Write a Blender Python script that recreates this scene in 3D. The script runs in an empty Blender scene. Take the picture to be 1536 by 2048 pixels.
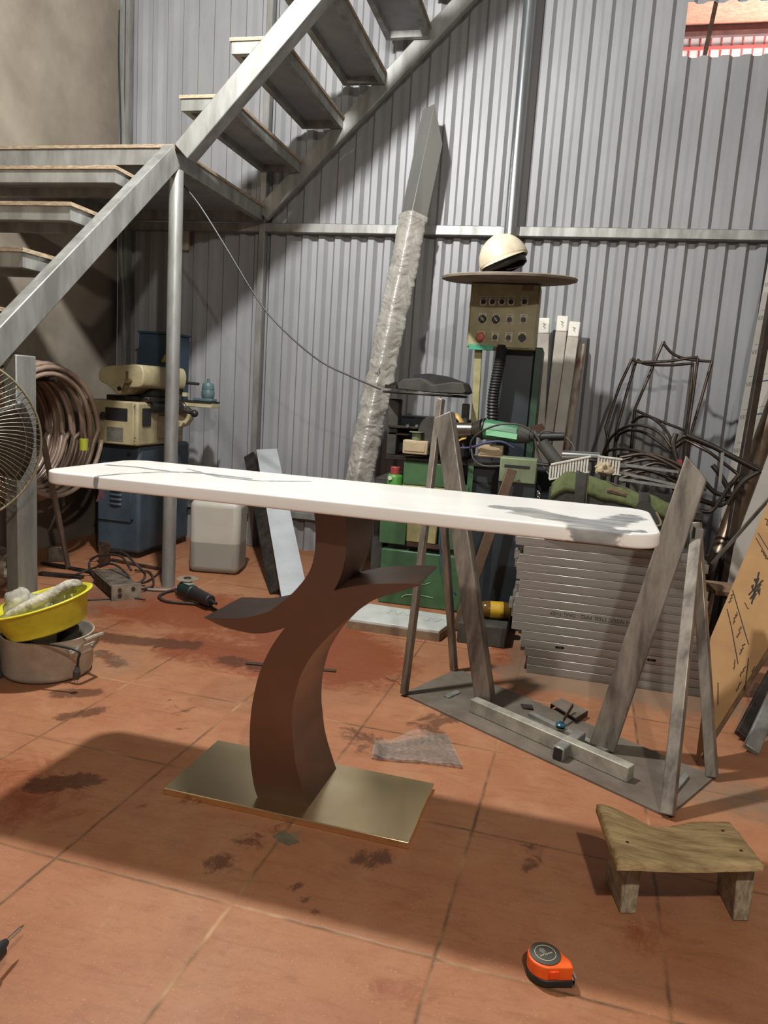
import bpy, bmesh, math, random
from mathutils import Vector, Matrix, noise
random.seed(7)
S = bpy.context.scene
COL = S.collection

# ---------------------------------------------------------------- camera, world, lamps, exposure
F_PX, PITCH, ROLL, YAW, CAM_H = 1493.08, 0.156516511, 0.0655316380, 0.223708215, 1.0
def cam_axes():
    fw = Vector((0, math.cos(PITCH), -math.sin(PITCH))); rt = Vector((1, 0, 0)); up = rt.cross(fw)
    c, s = math.cos(ROLL), math.sin(ROLL)
    v = [c*rt + s*up, -s*rt + c*up, fw]
    cw, sw = math.cos(YAW), math.sin(YAW)
    R = Matrix(((cw, -sw, 0), (sw, cw, 0), (0, 0, 1)))
    return [R @ a for a in v]
AX = cam_axes()
EYE = Vector((0, 0, CAM_H))
cam_data = bpy.data.cameras.new('camera')
cam = bpy.data.objects.new('camera', cam_data); COL.objects.link(cam)
cam_data.sensor_fit = 'VERTICAL'; cam_data.sensor_height = 36.0; cam_data.lens = F_PX/2048*36.0
cam_data.clip_start = 0.02
mw = Matrix.Identity(4)
for i in range(3):
    mw[i][0] = AX[0][i]; mw[i][1] = AX[1][i]; mw[i][2] = -AX[2][i]; mw[i][3] = EYE[i]
cam.matrix_world = mw
S.camera = cam

S.view_settings.view_transform = 'Standard'
S.view_settings.look = 'None'
S.view_settings.gamma = 1.0
S.view_settings.use_curve_mapping = False
S.view_settings.exposure = 0.0

world = bpy.data.worlds.new('world'); S.world = world
world.use_nodes = True
bg = world.node_tree.nodes['Background']
bg.inputs[0].default_value = (0.97, 0.98, 1.0, 1); bg.inputs[1].default_value = 0.12

def lamp(name, loc, watts, color, radius):
    d = bpy.data.lights.new(name, 'POINT'); d.energy = watts; d.color = color; d.shadow_soft_size = radius
    o = bpy.data.objects.new(name, d); o.location = loc; COL.objects.link(o); return o
lamp('ceiling_lamp', (-1.1, 2.15, 2.85), 320, (1.0, 0.99, 0.97), 0.05)
lamp('front_lamp', (0.55, -0.55, 2.5), 190, (1.0, 0.93, 0.83), 0.05)
# daylight on the lean-to outside the high window
lamp('outdoor_daylight', (1.1, 5.0, 2.45), 120, (1.0, 0.98, 0.95), 0.3)

def at(u, v, x=None, y=None, z=None):
    """the point of the place seen at (u, v) of the photograph that lies on the plane x=, y= or z="""
    dr = (u-768)/F_PX*AX[0] - (v-1024)/F_PX*AX[1] + AX[2]
    if x is not None: t = (x-EYE.x)/dr.x
    elif y is not None: t = (y-EYE.y)/dr.y
    else: t = (z-EYE.z)/dr.z
    return EYE + t*dr

# ---------------------------------------------------------------- materials
def lin(h):
    h = h.lstrip('#'); c = [int(h[i:i+2], 16)/255 for i in (0, 2, 4)]
    return tuple(((x+0.055)/1.055)**2.4 if x > 0.04045 else x/12.92 for x in c) + (1,)
MATS = {}
def mat(name, c1, c2=None, rough=0.6, metal=0.0, scale=8.0, detail=5.0, bump=0.0, bscale=None, stretch=None,
        contrast=(0.35, 0.65), trans=0.0, alpha=1.0, spec=0.5, emit=None, aniso=0.0, rough2=None):
    if name in MATS: return MATS[name]
    m = bpy.data.materials.new(name); m.use_nodes = True
    nt = m.node_tree; n = nt.nodes; L = nt.links; p = n['Principled BSDF']
    p.inputs['Roughness'].default_value = rough; p.inputs['Metallic'].default_value = metal
    p.inputs['Specular IOR Level'].default_value = spec
    p.inputs['Transmission Weight'].default_value = trans; p.inputs['Alpha'].default_value = alpha
    if aniso: p.inputs['Anisotropic'].default_value = aniso
    c1 = lin(c1) if isinstance(c1, str) else tuple(c1)+(1,)
    p.inputs['Base Color'].default_value = c1
    if emit:
        p.inputs['Emission Color'].default_value = lin(emit[0]); p.inputs['Emission Strength'].default_value = emit[1]
    tc = n.new('ShaderNodeTexCoord'); mp = n.new('ShaderNodeMapping'); L.new(tc.outputs['Object'], mp.inputs['Vector'])
    if stretch: mp.inputs['Scale'].default_value = stretch
    if c2:
        c2 = lin(c2) if isinstance(c2, str) else tuple(c2)+(1,)
        nz = n.new('ShaderNodeTexNoise'); nz.inputs['Scale'].default_value = scale; nz.inputs['Detail'].default_value = detail
        nz.inputs['Roughness'].default_value = 0.62
        L.new(mp.outputs['Vector'], nz.inputs['Vector'])
        cr = n.new('ShaderNodeValToRGB'); e = cr.color_ramp.elements
        e[0].position, e[1].position = contrast; e[0].color = c1; e[1].color = c2
        L.new(nz.outputs['Fac'], cr.inputs['Fac']); L.new(cr.outputs['Color'], p.inputs['Base Color'])
        if rough2 is not None:
            mr = n.new('ShaderNodeMapRange'); mr.inputs['From Min'].default_value = contrast[0]; mr.inputs['From Max'].default_value = contrast[1]
            mr.inputs['To Min'].default_value = rough; mr.inputs['To Max'].default_value = rough2
            L.new(nz.outputs['Fac'], mr.inputs['Value']); L.new(mr.outputs['Result'], p.inputs['Roughness'])
    if bump:
        nb = n.new('ShaderNodeTexNoise'); nb.inputs['Scale'].default_value = bscale or scale*4; nb.inputs['Detail'].default_value = 4
        L.new(mp.outputs['Vector'], nb.inputs['Vector'])
        b = n.new('ShaderNodeBump'); b.inputs['Strength'].default_value = bump; b.inputs['Distance'].default_value = 0.01
        L.new(nb.outputs['Fac'], b.inputs['Height']); L.new(b.outputs['Normal'], p.inputs['Normal'])
    MATS[name] = m; return m

# ---------------------------------------------------------------- mesh building
def V(*a): return Vector(a[0]) if len(a) == 1 else Vector(a)
def catmull(pts, n=8, closed=False):
    pts = [V(p) for p in pts]; N = len(pts); out = []
    if N < 3: return pts
    for i in range(N if closed else N-1):
        p0 = pts[(i-1) % N] if closed or i > 0 else pts[0]*2-pts[1]
        p1 = pts[i]; p2 = pts[(i+1) % N]
        p3 = pts[(i+2) % N] if closed or i+2 < N else pts[-1]*2-pts[-2]
        for k in range(n):
            t = k/n
            out.append(0.5*((2*p1)+(p2-p0)*t+(2*p0-5*p1+4*p2-p3)*t*t+(3*p1-p0-3*p2+p3)*t**3))
    if not closed: out.append(pts[-1])
    return out

class MB:
    def __init__(s): s.bm = bmesh.new(); s.mi = 0
    def face(s, vs):
        try:
            f = s.bm.faces.new(vs); f.material_index = s.mi; return f
        except ValueError: return None
    def hexa(s, c):
        v = [s.bm.verts.new(p) for p in c]
        for q in ((0,3,2,1),(4,5,6,7),(0,1,5,4),(1,2,6,5),(2,3,7,6),(3,0,4,7)): s.face([v[i] for i in q])
        return s
    def box(s, a, b):
        x0,y0,z0 = (min(a[i],b[i]) for i in range(3)); x1,y1,z1 = (max(a[i],b[i]) for i in range(3))
        return s.hexa([(x0,y0,z0),(x1,y0,z0),(x1,y1,z0),(x0,y1,z0),(x0,y0,z1),(x1,y0,z1),(x1,y1,z1),(x0,y1,z1)])
    def obox(s, c, ax, h):
        c = V(c); a = [V(x).normalized()*k for x, k in zip(ax, h)]
        sg = ((-1,-1,-1),(1,-1,-1),(1,1,-1),(-1,1,-1),(-1,-1,1),(1,-1,1),(1,1,1),(-1,1,1))
        return s.hexa([c+a[0]*i+a[1]*j+a[2]*k for i,j,k in sg])
    def frame_of(s, d, up):
        d = d.normalized(); u = V(up)
        if abs(d.dot(u.normalized())) > 0.98: u = V(0,1,0) if abs(d.y) < 0.9 else V(1,0,0)
        sd = d.cross(u).normalized(); return sd, sd.cross(d).normalized()
    def beam(s, p0, p1, w, h, up=(0,0,1)):
        """rectangular bar from p0 to p1, w across, h along up"""
        p0, p1 = V(p0), V(p1); sd, u = s.frame_of(p1-p0, up)
        a, b = sd*w/2, u*h/2
        return s.hexa([p0-a-b, p0+a-b, p0+a+b, p0-a+b, p1-a-b, p1+a-b, p1+a+b, p1-a+b])
    def ring(s, c, sd, u, r, n, r2=None):
        r2 = r if r2 is None else r2
        return [s.bm.verts.new(c+sd*math.cos(2*math.pi*i/n)*r+u*math.sin(2*math.pi*i/n)*r2) for i in range(n)]
    def bridge(s, A, B):
        n = len(A)
        for i in range(n): s.face([A[i], A[(i+1)%n], B[(i+1)%n], B[i]])
    def cap(s, A, rev=False): s.face(list(reversed(A)) if rev else A)
    def tube(s, p0, p1, r0, r1=None, n=20, caps=True):
        p0, p1 = V(p0), V(p1); r1 = r0 if r1 is None else r1
        sd, u = s.frame_of(p1-p0, (0,0,1))
        A = s.ring(p0, sd, u, r0, n); B = s.ring(p1, sd, u, r1, n)
        s.bridge(A, B)
        if caps: s.cap(A, True); s.cap(B)
        return s
    def pipe(s, pts, r, n=8, closed=False, caps=True, r_end=None):
        pts = [V(p) for p in pts]; N = len(pts); rings = []
        t0 = (pts[1]-pts[0]).normalized(); sd, u = s.frame_of(t0, (0,0,1))
        for i, p in enumerate(pts):
            if closed: t = pts[(i+1)%N]-pts[(i-1)%N]
            else: t = pts[min(i+1,N-1)]-pts[max(i-1,0)]
            if t.length < 1e-9: t = t0.copy()
            t.normalize()
            sd = (sd - t*sd.dot(t)); sd = sd.normalized() if sd.length > 1e-6 else s.frame_of(t,(0,0,1))[0]
            u = t.cross(sd)
            rr = r if r_end is None else r+(r_end-r)*i/(N-1)
            rings.append(s.ring(p, sd, u, rr, n))
        for i in range(N-1): s.bridge(rings[i], rings[i+1])
        if closed: s.bridge(rings[-1], rings[0])
        elif caps: s.cap(rings[0], True); s.cap(rings[-1])
        return s
    def lathe(s, prof, c=(0,0,0), axis=(0,0,1), n=40, sx=1.0, caps=True):
        """prof: list of (radius, height along the axis)"""
        c = V(c); ax = V(axis).normalized(); sd, u = s.frame_of(ax, (0,1,0) if abs(ax.z) > 0.9 else (0,0,1))
        R = [s.ring(c+ax*h, sd, u, max(r, 1e-4), n, max(r, 1e-4)*sx) for r, h in prof]
        for i in range(len(R)-1): s.bridge(R[i], R[i+1])
        if caps: s.cap(R[0], True); s.cap(R[-1])
        return s
    def prism(s, poly, ext):
        ext = V(ext); A = [s.bm.verts.new(V(p)) for p in poly]; B = [s.bm.verts.new(V(p)+ext) for p in poly]
        s.bridge(A, B); s.cap(A, True); s.cap(B); return s
    def sphere(s, c, r, n=16, m=10, sc=(1,1,1)):
        c = V(c); R = []
        for j in range(1, m):
            th = math.pi*j/m
            R.append([s.bm.verts.new(c+V(math.sin(th)*math.cos(2*math.pi*i/n)*r*sc[0], math.sin(th)*math.sin(2*math.pi*i/n)*r*sc[1], math.cos(th)*r*sc[2])) for i in range(n)])
        for j in range(m-2): s.bridge(R[j+1], R[j])
        t = s.bm.verts.new(c+V(0,0,r*sc[2])); b = s.bm.verts.new(c-V(0,0,r*sc[2]))
        for i in range(n):
            s.face([R[0][i], R[0][(i+1)%n], t]); s.face([R[-1][(i+1)%n], R[-1][i], b])
        return s
    def grid(s, f, nu, nv):
        """surface f(i/nu, j/nv)"""
        v = [[s.bm.verts.new(f(i/nu, j/nv)) for j in range(nv+1)] for i in range(nu+1)]
        for i in range(nu):
            for j in range(nv): s.face([v[i][j], v[i+1][j], v[i+1][j+1], v[i][j+1]])
        return v
    def build(s, name, material, parent=None, origin=None, bevel=0.0, seg=1, sharp=35, flat=False, norm=True):
        bm = s.bm
        if norm: bmesh.ops.recalc_face_normals(bm, faces=bm.faces[:])
        off = V(0,0,0)
        if parent is not None: off = root_of(parent)
        elif origin is not None: off = V(origin)
        else:
            xs = [v.co for v in bm.verts]
            lo = [min(c[i] for c in xs) for i in range(3)]; hi = [max(c[i] for c in xs) for i in range(3)]
            off = V((lo[0]+hi[0])/2, (lo[1]+hi[1])/2, lo[2])
        for v in bm.verts: v.co -= off
        me = bpy.data.meshes.new(name); bm.to_mesh(me); bm.free()
        for m in (material if isinstance(material, (list, tuple)) else [material]): me.materials.append(m)
        if not flat:
            me.polygons.foreach_set('use_smooth', [True]*len(me.polygons))
            me.set_sharp_from_angle(angle=math.radians(sharp))
        o = bpy.data.objects.new(name, me); COL.objects.link(o)
        if parent is not None: o.parent = parent
        else: o.location = off
        if bevel:
            md = o.modifiers.new('bevel', 'BEVEL'); md.width = bevel; md.segments = seg; md.limit_method = 'ANGLE'; md.angle_limit = math.radians(40)
            md.harden_normals = False
        return o
def root_of(o):
    while o.parent is not None: o = o.parent
    return o.location.copy()
def tag(o, label, cat, group=None):
    o['label'] = label; o['category'] = cat
    if group: o['group'] = group
    return o
def thing(name, label, cat, loc=(0,0,0), group=None):
    o = bpy.data.objects.new(name, None); o.empty_display_size = 0.05; o.location = loc; COL.objects.link(o)
    return tag(o, label, cat, group)
def struct(o): o['kind'] = 'structure'; return o
def stuff(o): o['kind'] = 'stuff'; return o
def dup(o, label, loc=None, parent=None):
    c = o.copy(); COL.objects.link(c)
    if parent is not None: c.parent = parent
    else:
        c['label'] = label
        if loc is not None: c.location = loc
    for ch in [k for k in COL.objects if k.parent == o]: dup(ch, None, None, c)
    return c
def text_into(b, s, origin, xd, yd, h, depth=0.0004):
    """lettering added to a mesh builder: origin = lower left corner, h = letter height"""
    cu = bpy.data.curves.new('lettering', 'FONT'); cu.body = s; cu.size = h*1.38; cu.extrude = 0; cu.resolution_u = 3
    ob = bpy.data.objects.new('lettering', cu); COL.objects.link(ob)
    dg = bpy.context.evaluated_depsgraph_get(); me = bpy.data.meshes.new_from_object(ob.evaluated_get(dg))
    xd, yd = V(xd).normalized(), V(yd).normalized(); nd = xd.cross(yd)
    vs = [b.bm.verts.new(V(origin)+xd*v.co.x+yd*v.co.y+nd*depth) for v in me.vertices]
    for p in me.polygons: b.face([vs[i] for i in p.vertices])
    bpy.data.objects.remove(ob); bpy.data.curves.remove(cu); bpy.data.meshes.remove(me)
    return b

# ---------------------------------------------------------------- shared materials
GALV = mat('galvanised_steel', '#9fa09c', '#7b7b76', rough=0.42, metal=0.5, scale=14, stretch=(1,1,0.25), rough2=0.5)
RAW = mat('mill_steel', '#7e7a73', '#57524c', rough=0.42, metal=0.5, scale=22, stretch=(1,1,0.2), rough2=0.55)
DARKSTEEL = mat('dark_steel', '#4a443e', '#2a2622', rough=0.5, metal=0.6, scale=20)
RUST = mat('rusty_steel', '#5a4032', '#32241c', rough=0.75, metal=0.3, scale=18)
BLACK = mat('black_plastic', '#1c1c1d', '#262626', rough=0.5, scale=30)
RUBBER = mat('black_rubber', '#191919', '#232221', rough=0.65, scale=30)
DUSTBLACK = mat('dusty_black', '#2b2a27', '#45423b', rough=0.7, scale=9)
CREAM = mat('cream_enamel', '#a89d7a', '#80765b', rough=0.5, scale=7, detail=8, contrast=(0.42, 0.72))
BLUE = mat('blue_enamel', '#44525d', '#364049', rough=0.5, scale=6)
GREEN = mat('green_enamel', '#456a45', '#35543a', rough=0.45, scale=7, detail=8)
CHROME = mat('bright_metal', '#c8c8c4', rough=0.22, metal=1.0)

# ================================================================ the room
XL, YW, ZT = -2.83, 4.36, 4.4
TILE_A = math.radians(2.41)
# floor: red clay tiles, with stains read as patches of their own
def floor_mat():
    m = bpy.data.materials.new('red_clay_tiles'); m.use_nodes = True
    nt = m.node_tree; n = nt.nodes; L = nt.links; p = n['Principled BSDF']
    tc = n.new('ShaderNodeTexCoord')
    def N(t, **k):
        q = n.new(t)
        for a, b in k.items(): setattr(q, a, b)
        return q
    def M(op, a, b=None, c=None):
        q = N('ShaderNodeMath', operation=op)
        for i, x in enumerate((a, b, c)):
            if x is None: continue
            if isinstance(x, (int, float)): q.inputs[i].default_value = x
            else: L.new(x, q.inputs[i])
        return q.outputs[0]
    def noise_(scale, det=5, rough=0.6, vec=None, dist=0):
        q = N('ShaderNodeTexNoise'); q.inputs['Scale'].default_value = scale; q.inputs['Detail'].default_value = det
        q.inputs['Roughness'].default_value = rough; q.inputs['Distortion'].default_value = dist
        L.new(vec or tc.outputs['Object'], q.inputs['Vector']); return q.outputs['Fac']
    def ramp(fac, stops):
        q = N('ShaderNodeValToRGB'); e = q.color_ramp.elements
        while len(e) < len(stops): e.new(0.5)
        for el, (pos, col) in zip(e, stops): el.position = pos; el.color = lin(col) if isinstance(col, str) else (col, col, col, 1)
        L.new(fac, q.inputs['Fac']); return q.outputs['Color']
    def mix(f, a, b, mode='MIX'):
        q = N('ShaderNodeMix', data_type='RGBA', blend_type=mode)
        if isinstance(f, (int, float)): q.inputs[0].default_value = f
        else: L.new(f, q.inputs[0])
        for i, x in ((6, a), (7, b)):
            if isinstance(x, str): q.inputs[i].default_value = lin(x)
            else: L.new(x, q.inputs[i])
        return q.outputs[2]
    at_ = N('ShaderNodeAttribute', attribute_name='stain'); sep = N('ShaderNodeSeparateColor'); L.new(at_.outputs['Color'], sep.inputs[0])
    oil, red, dust = sep.outputs[0], sep.outputs[1], sep.outputs[2]
    base = ramp(noise_(2.2, 6), [(0.3, '#946143'), (0.5, '#a06e4e'), (0.72, '#a47a5a')])
    base = mix(M('MULTIPLY', ramp(noise_(7.5, 8, 0.7), [(0.45, 0.0), (0.72, 1.0)]), 0.5), base, '#8a5335')
    base = mix(M('MULTIPLY', ramp(noise_(160, 2), [(0.62, 0.0), (0.72, 1.0)]), 0.35), base, '#7d4a33')
    st_ = N('ShaderNodeMapping'); L.new(tc.outputs['Object'], st_.inputs['Vector']); st_.inputs['Scale'].default_value = (3, 14, 1); st_.inputs['Rotation'].default_value = (0, 0, 0.7)
    base = mix(M('MULTIPLY', ramp(noise_(2.5, 9, 0.75, st_.outputs['Vector'], 0.8), [(0.5, 0.0), (0.75, 1.0)]), 0.45), base, '#6b4029')
    base = mix(M('MULTIPLY', ramp(noise_(4.2, 9, 0.7, None, 1.0), [(0.55, 0.0), (0.8, 1.0)]), 0.4), base, '#b58d6c')
    # grout
    mp = N('ShaderNodeMapping'); L.new(tc.outputs['Object'], mp.inputs['Vector'])
    mp.inputs['Rotation'].default_value = (0, 0, TILE_A)
    wob = N('ShaderNodeVectorMath', operation='ADD'); nz = N('ShaderNodeTexNoise'); nz.inputs['Scale'].default_value = 14
    L.new(tc.outputs['Object'], nz.inputs['Vector']); sc = N('ShaderNodeVectorMath', operation='SCALE'); sc.inputs['Scale'].default_value = 0.006
    L.new(nz.outputs['Color'], sc.inputs[0]); L.new(mp.outputs['Vector'], wob.inputs[0]); L.new(sc.outputs[0], wob.inputs[1])
    sx = N('ShaderNodeSeparateXYZ'); L.new(wob.outputs[0], sx.inputs[0])
    fx = M('FRACT', M('DIVIDE', M('ADD', sx.outputs[0], 0.9886+8.1-0.003), 0.405)); fy = M('FRACT', M('DIVIDE', M('ADD', sx.outputs[1], -1.204+8.54-0.003), 0.427))
    dx = M('MULTIPLY', M('MINIMUM', fx, M('SUBTRACT', 1.0, fx)), 0.405); dy = M('MULTIPLY', M('MINIMUM', fy, M('SUBTRACT', 1.0, fy)), 0.427)
    dg = M('MINIMUM', dx, dy)
    g = M('SUBTRACT', 1.0, M('SMOOTH_MIN', 1.0, M('DIVIDE', dg, 0.0062), 0.3))
    g = M('MAXIMUM', g, 0.0)
    vis = ramp(noise_(5.5, 4, 0.75), [(0.36, 0.3), (0.58, 1.0)])
    gcol = ramp(noise_(3.1, 3), [(0.45, '#4a3a26'), (0.53, '#6b5236'), (0.64, '#b8946c')])
    base = mix(M('MULTIPLY', g, vis), base, gcol)
    # stains
    nf = noise_(11, 10, 0.78, dist=0.9)
    base = mix(M('MULTIPLY', ramp(M('ADD', M('MULTIPLY', red, 1.0), M('MULTIPLY', M('SUBTRACT', nf, 0.5), 1.6)), [(0.35, 0.0), (0.7, 1.0)]), 0.85), base, '#7d3c20')
    base = mix(M('MULTIPLY', ramp(M('ADD', oil, M('MULTIPLY', M('SUBTRACT', nf, 0.5), 2.0)), [(0.42, 0.0), (0.62, 1.0)]), 0.72), base, '#43291d')
    base = mix(M('MULTIPLY', ramp(M('ADD', dust, M('MULTIPLY', M('SUBTRACT', nf, 0.5), 1.6)), [(0.35, 0.0), (0.75, 1.0)]), 0.75), base, '#7a6a58')
    base = mix(M('MULTIPLY', ramp(noise_(210, 2), [(0.66, 0.0), (0.70, 1.0)]), 0.5), base, '#c7a285')
    base = mix(M('MULTIPLY', ramp(noise_(70, 6, 0.8), [(0.5, 0.0), (0.7, 1.0)]), 0.3), base, '#7c5036')
    L.new(base, p.inputs['Base Color'])
    rr = ramp(noise_(6, 5), [(0.3, 0.42), (0.7, 0.62)]); L.new(rr, p.inputs['Roughness'])
    p.inputs['Specular IOR Level'].default_value = 0.35
    b = N('ShaderNodeBump'); b.inputs['Strength'].default_value = 0.25; b.inputs['Distance'].default_value = 0.004
    hh = M('SUBTRACT', M('MULTIPLY', noise_(26, 4), 0.35), g); L.new(hh, b.inputs['Height']); L.new(b.outputs['Normal'], p.inputs['Normal'])
    return m
def seg_d(p, a, b):
    ab = b-a; t = max(0, min(1, (p-a).dot(ab)/max(ab.length_squared, 1e-9))); return (p-a-ab*t).length
# (channel, strength, radius, polyline of photo points on the floor)
STAINS = [(1,1.0,.26,[(250,1200),(560,1240),(680,1320)]), (1,.8,.16,[(380,1290),(560,1330)]), (1,.7,.12,[(1000,1330),(1040,1300)]), (1,.6,.15,[(20,1560),(60,1600)]),
  (0,.95,.05,[(170,1270),(300,1285),(380,1290)]), (0,.9,.035,[(205,1305),(235,1330)]), (0,.8,.05,[(460,1320),(560,1345)]), (0,.9,.035,[(115,1388),(190,1385)]), (0,.75,.03,[(125,1435),(200,1420)]),
  (0,.8,.045,[(85,1570),(180,1560)]), (0,.9,.014,[(590,1775),(622,1820)]), (0,.8,.035,[(730,1720),(760,1715)]), (0,.7,.05,[(850,1450),(900,1430)]), (0,.6,.06,[(700,1470),(760,1500)]), (0,.55,.02,[(345,1400),(350,1460)]), (0,.55,.02,[(375,1400),(372,1455)]),
  (0,.6,.02,[(1050,1690),(1095,1735)]), (0,.6,.018,[(1095,1690),(1050,1745)]), (0,.5,.02,[(280,1610),(420,1600)]), (0,.5,.05,[(440,1730),(560,1640)]), (1,.5,.07,[(1300,1880),(1325,1880)]), (1,.4,.06,[(760,1965),(840,1985)]), (0,.7,.03,[(820,1450),(880,1470)]),
  (2,1.0,.14,[(1060,1350),(1240,1375),(1400,1400)]), (2,.7,.08,[(1040,1180),(1050,1320)]), (2,.9,.02,[(560,1680),(600,1670)]), (2,.7,.12,[(1380,1560),(1500,1600)]), (2,.6,.25,[(120,1210),(260,1180)]), (2,.5,.2,[(60,1340),(220,1330)]), (2,.6,.02,[(340,1680),(350,1690)])]
ST = [(c, s, r, [at(u, v, z=0) for u, v in pl]) for c, s, r, pl in STAINS]
def build_floor():
    x0, x1, y0, y1, st = -2.95, 2.3, -1.2, 4.5, 0.03
    nx, ny = int((x1-x0)/st), int((y1-y0)/st)
    b = MB(); b.grid(lambda i, j: V(x0+(x1-x0)*i, y0+(y1-y0)*j, 0), nx, ny)
    b.box((x0, y0, -0.12), (x1, y1, -0.06))
    o = b.build('floor', floor_mat(), origin=(0,0,0)); struct(o)
    ca = o.data.color_attributes.new('stain', 'FLOAT_COLOR', 'POINT')
    vals = []
    for v in o.data.vertices:
        c = [0.0, 0.0, 0.0]
        for ch, s, r, pl in ST:
            p = v.co
            if abs(p.x-pl[0].x) > 1.5 or abs(p.y-pl[0].y) > 1.5: continue
            d = min(seg_d(p, pl[k], pl[k+1]) for k in range(len(pl)-1))
            w = s*max(0.0, 1-(d/(r*1.5))**2)
            c[ch] = max(c[ch], w)
        vals += c+[1.0]
    ca.data.foreach_set('color', vals)
    return o
build_floor()

# back wall: painted trapezoidal sheet, screwed to a steel frame, with a high opening on the right
SHEET = mat('painted_steel_sheet', '#98999a', '#87888a', rough=0.5, metal=0.1, scale=3.0, detail=8, stretch=(1,1,0.35), bump=0.04, bscale=40)
def rib_y(x):
    t = ((x+1.558)/0.1) % 1.0       # the dark step lies at t = 0
    D = 0.024
    if t < 0.20: return YW + D*t/0.20
    if t < 0.50: return YW + D
    if t < 0.66: return YW + D*(1-(t-0.50)/0.16)
    return YW
def sheet(b, x0, x1, z0, z1, dz=0.004):
    xs = sorted({x0, x1} | {round(-1.558+0.1*k+o*0.1, 5) for k in range(-20, 40) for o in (0, .20, .50, .66, .83) if x0 < -1.558+0.1*k+o*0.1 < x1})
    f = [b.bm.verts.new((x, rib_y(x), z0)) for x in xs]; g = [b.bm.verts.new((x, rib_y(x), z1)) for x in xs]
    f2 = [b.bm.verts.new((x, rib_y(x)+dz, z0)) for x in xs]; g2 = [b.bm.verts.new((x, rib_y(x)+dz, z1)) for x in xs]
    for i in range(len(xs)-1):
        b.face([f[i], f[i+1], g[i+1], g[i]]); b.face([f2[i+1], f2[i], g2[i], g2[i+1]])
        b.face([g[i], g[i+1], g2[i+1], g2[i]]); b.face([f[i+1], f[i], f2[i], f2[i+1]])
    for i in (0, -1): b.face([f[i], g[i], g2[i], f2[i]])
b = MB()
sheet(b, XL, 0.415, 0.0, ZT); sheet(b, 0.415, 2.0, 0.0, 2.805); sheet(b, 0.415, 2.0, 3.06, ZT)
struct(b.build('wall_back', SHEET, origin=(0, YW, 0), sharp=20))
CONC = mat('grimy_cement_render', '#938a7c', '#72685b', rough=0.88, scale=2.4, detail=10, bump=0.12, bscale=30, contrast=(0.3, 0.7))
b = MB(); b.box((XL-0.15, -1.2, 0), (XL, YW+0.02, ZT)); struct(b.build('wall_left', CONC, origin=(XL, 0, 0)))
b = MB(); b.box((2.0, 1.6, 0), (2.12, YW+0.02, ZT)); struct(b.build('wall_right', CONC, origin=(2.0, 3, 0)))
# wall frame: rails and posts of square tube
b = MB(); b.box((-2.80, 4.305, 1.897), (2.0, 4.355, 1.949)); struct(b.build('trim_1', GALV, bevel=0.003))
b = MB(); b.box((-2.80, 4.310, 0.205), (2.0, 4.355, 0.245)); struct(b.build('trim_2', GALV, bevel=0.003))
for k, x in enumerate((-1.828,)):
    b = MB(); b.box((x-0.019, 4.300, 0), (x+0.019, 4.354, 3.2)); struct(b.build('trim_3', GALV, bevel=0.003))
# the two thin channels in the left corner
b = MB()
b.pipe(catmull([at(244,10,y=4.3), at(243,120,y=4.3), at(247,300,y=4.3), at(241,500,y=4.3), at(246,600,y=4.3), at(247,735,y=4.3), at(249,900,y=4.3)], 6), 0.011, n=6)
struct(b.build('trim_4', GALV))
b = MB(); p = at(256, 500, y=4.33); b.box((p.x-0.012, 4.30, 0), (p.x+0.012, 4.352, ZT)); struct(b.build('trim_5', GALV))

# high opening: steel bars, and the neighbour's roof outside
b = MB(); b.beam(at(1409,112,y=4.40), at(1442,-40,y=4.40), 0.02, 0.03, (0,1,0)); 
struct(b.build('window_1', RUST))
PINKFOAM = mat('pink_roof_lining', '#dc937c', '#c67a66', rough=0.8, scale=30, bump=0.5, bscale=60)
PURLIN = mat('purple_brown_beam', '#6a5250', '#53403e', rough=0.8, scale=12)
CLEARROOF = mat('white_and_red_roof_sheet', '#f3e6e2', rough=0.7)
REDROOF = mat('red_roof_ribs', '#cf6a66', rough=0.7)
t = thing('neighbour_roof', 'pink lined roof of the next shed seen through the high opening', 'roof', (1.0, 5.0, 2.6))
b = MB(); b.hexa([(0.1,4.45,3.27),(2.4,4.45,3.27),(2.4,5.36,3.37),(0.1,5.36,3.37),(0.1,4.45,3.29),(2.4,4.45,3.29),(2.4,5.36,3.39),(0.1,5.36,3.39)])
b.build('roof_lining', PINKFOAM, t)
b = MB(); b.box((0.1,5.28,3.315),(2.4,5.34,3.362)); b.build('purlin', PURLIN, t)
b = MB(); b.box((0.1,5.25,3.285),(2.4,5.28,3.312)); b.build('purlin', PURLIN, t)
nt = CLEARROOF.node_tree; tr_ = nt.nodes.new('ShaderNodeBsdfTranslucent'); tr_.inputs[0].default_value = (.95,.9,.88,1)
mxs = nt.nodes.new('ShaderNodeMixShader'); mxs.inputs[0].default_value = .1
nt.links.new(nt.nodes['Principled BSDF'].outputs[0], mxs.inputs[1]); nt.links.new(tr_.outputs[0], mxs.inputs[2]); nt.links.new(mxs.outputs[0], nt.nodes['Material Output'].inputs[0])
b = MB(); b.box((0.1,5.38,3.0),(2.4,5.384,3.36)); b.build('roof_sheet', CLEARROOF, t)
for k in range(22):
    x = 0.3+k*0.062; b = MB(); b.box((x,5.372,3.0),(x+0.007,5.3795,3.36)); b.build('roof_rib', REDROOF, t)
b = MB(); b.box((0.1,5.366,3.255),(2.4,5.3715,3.275)); b.build('red_edge', REDROOF, t)

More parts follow.
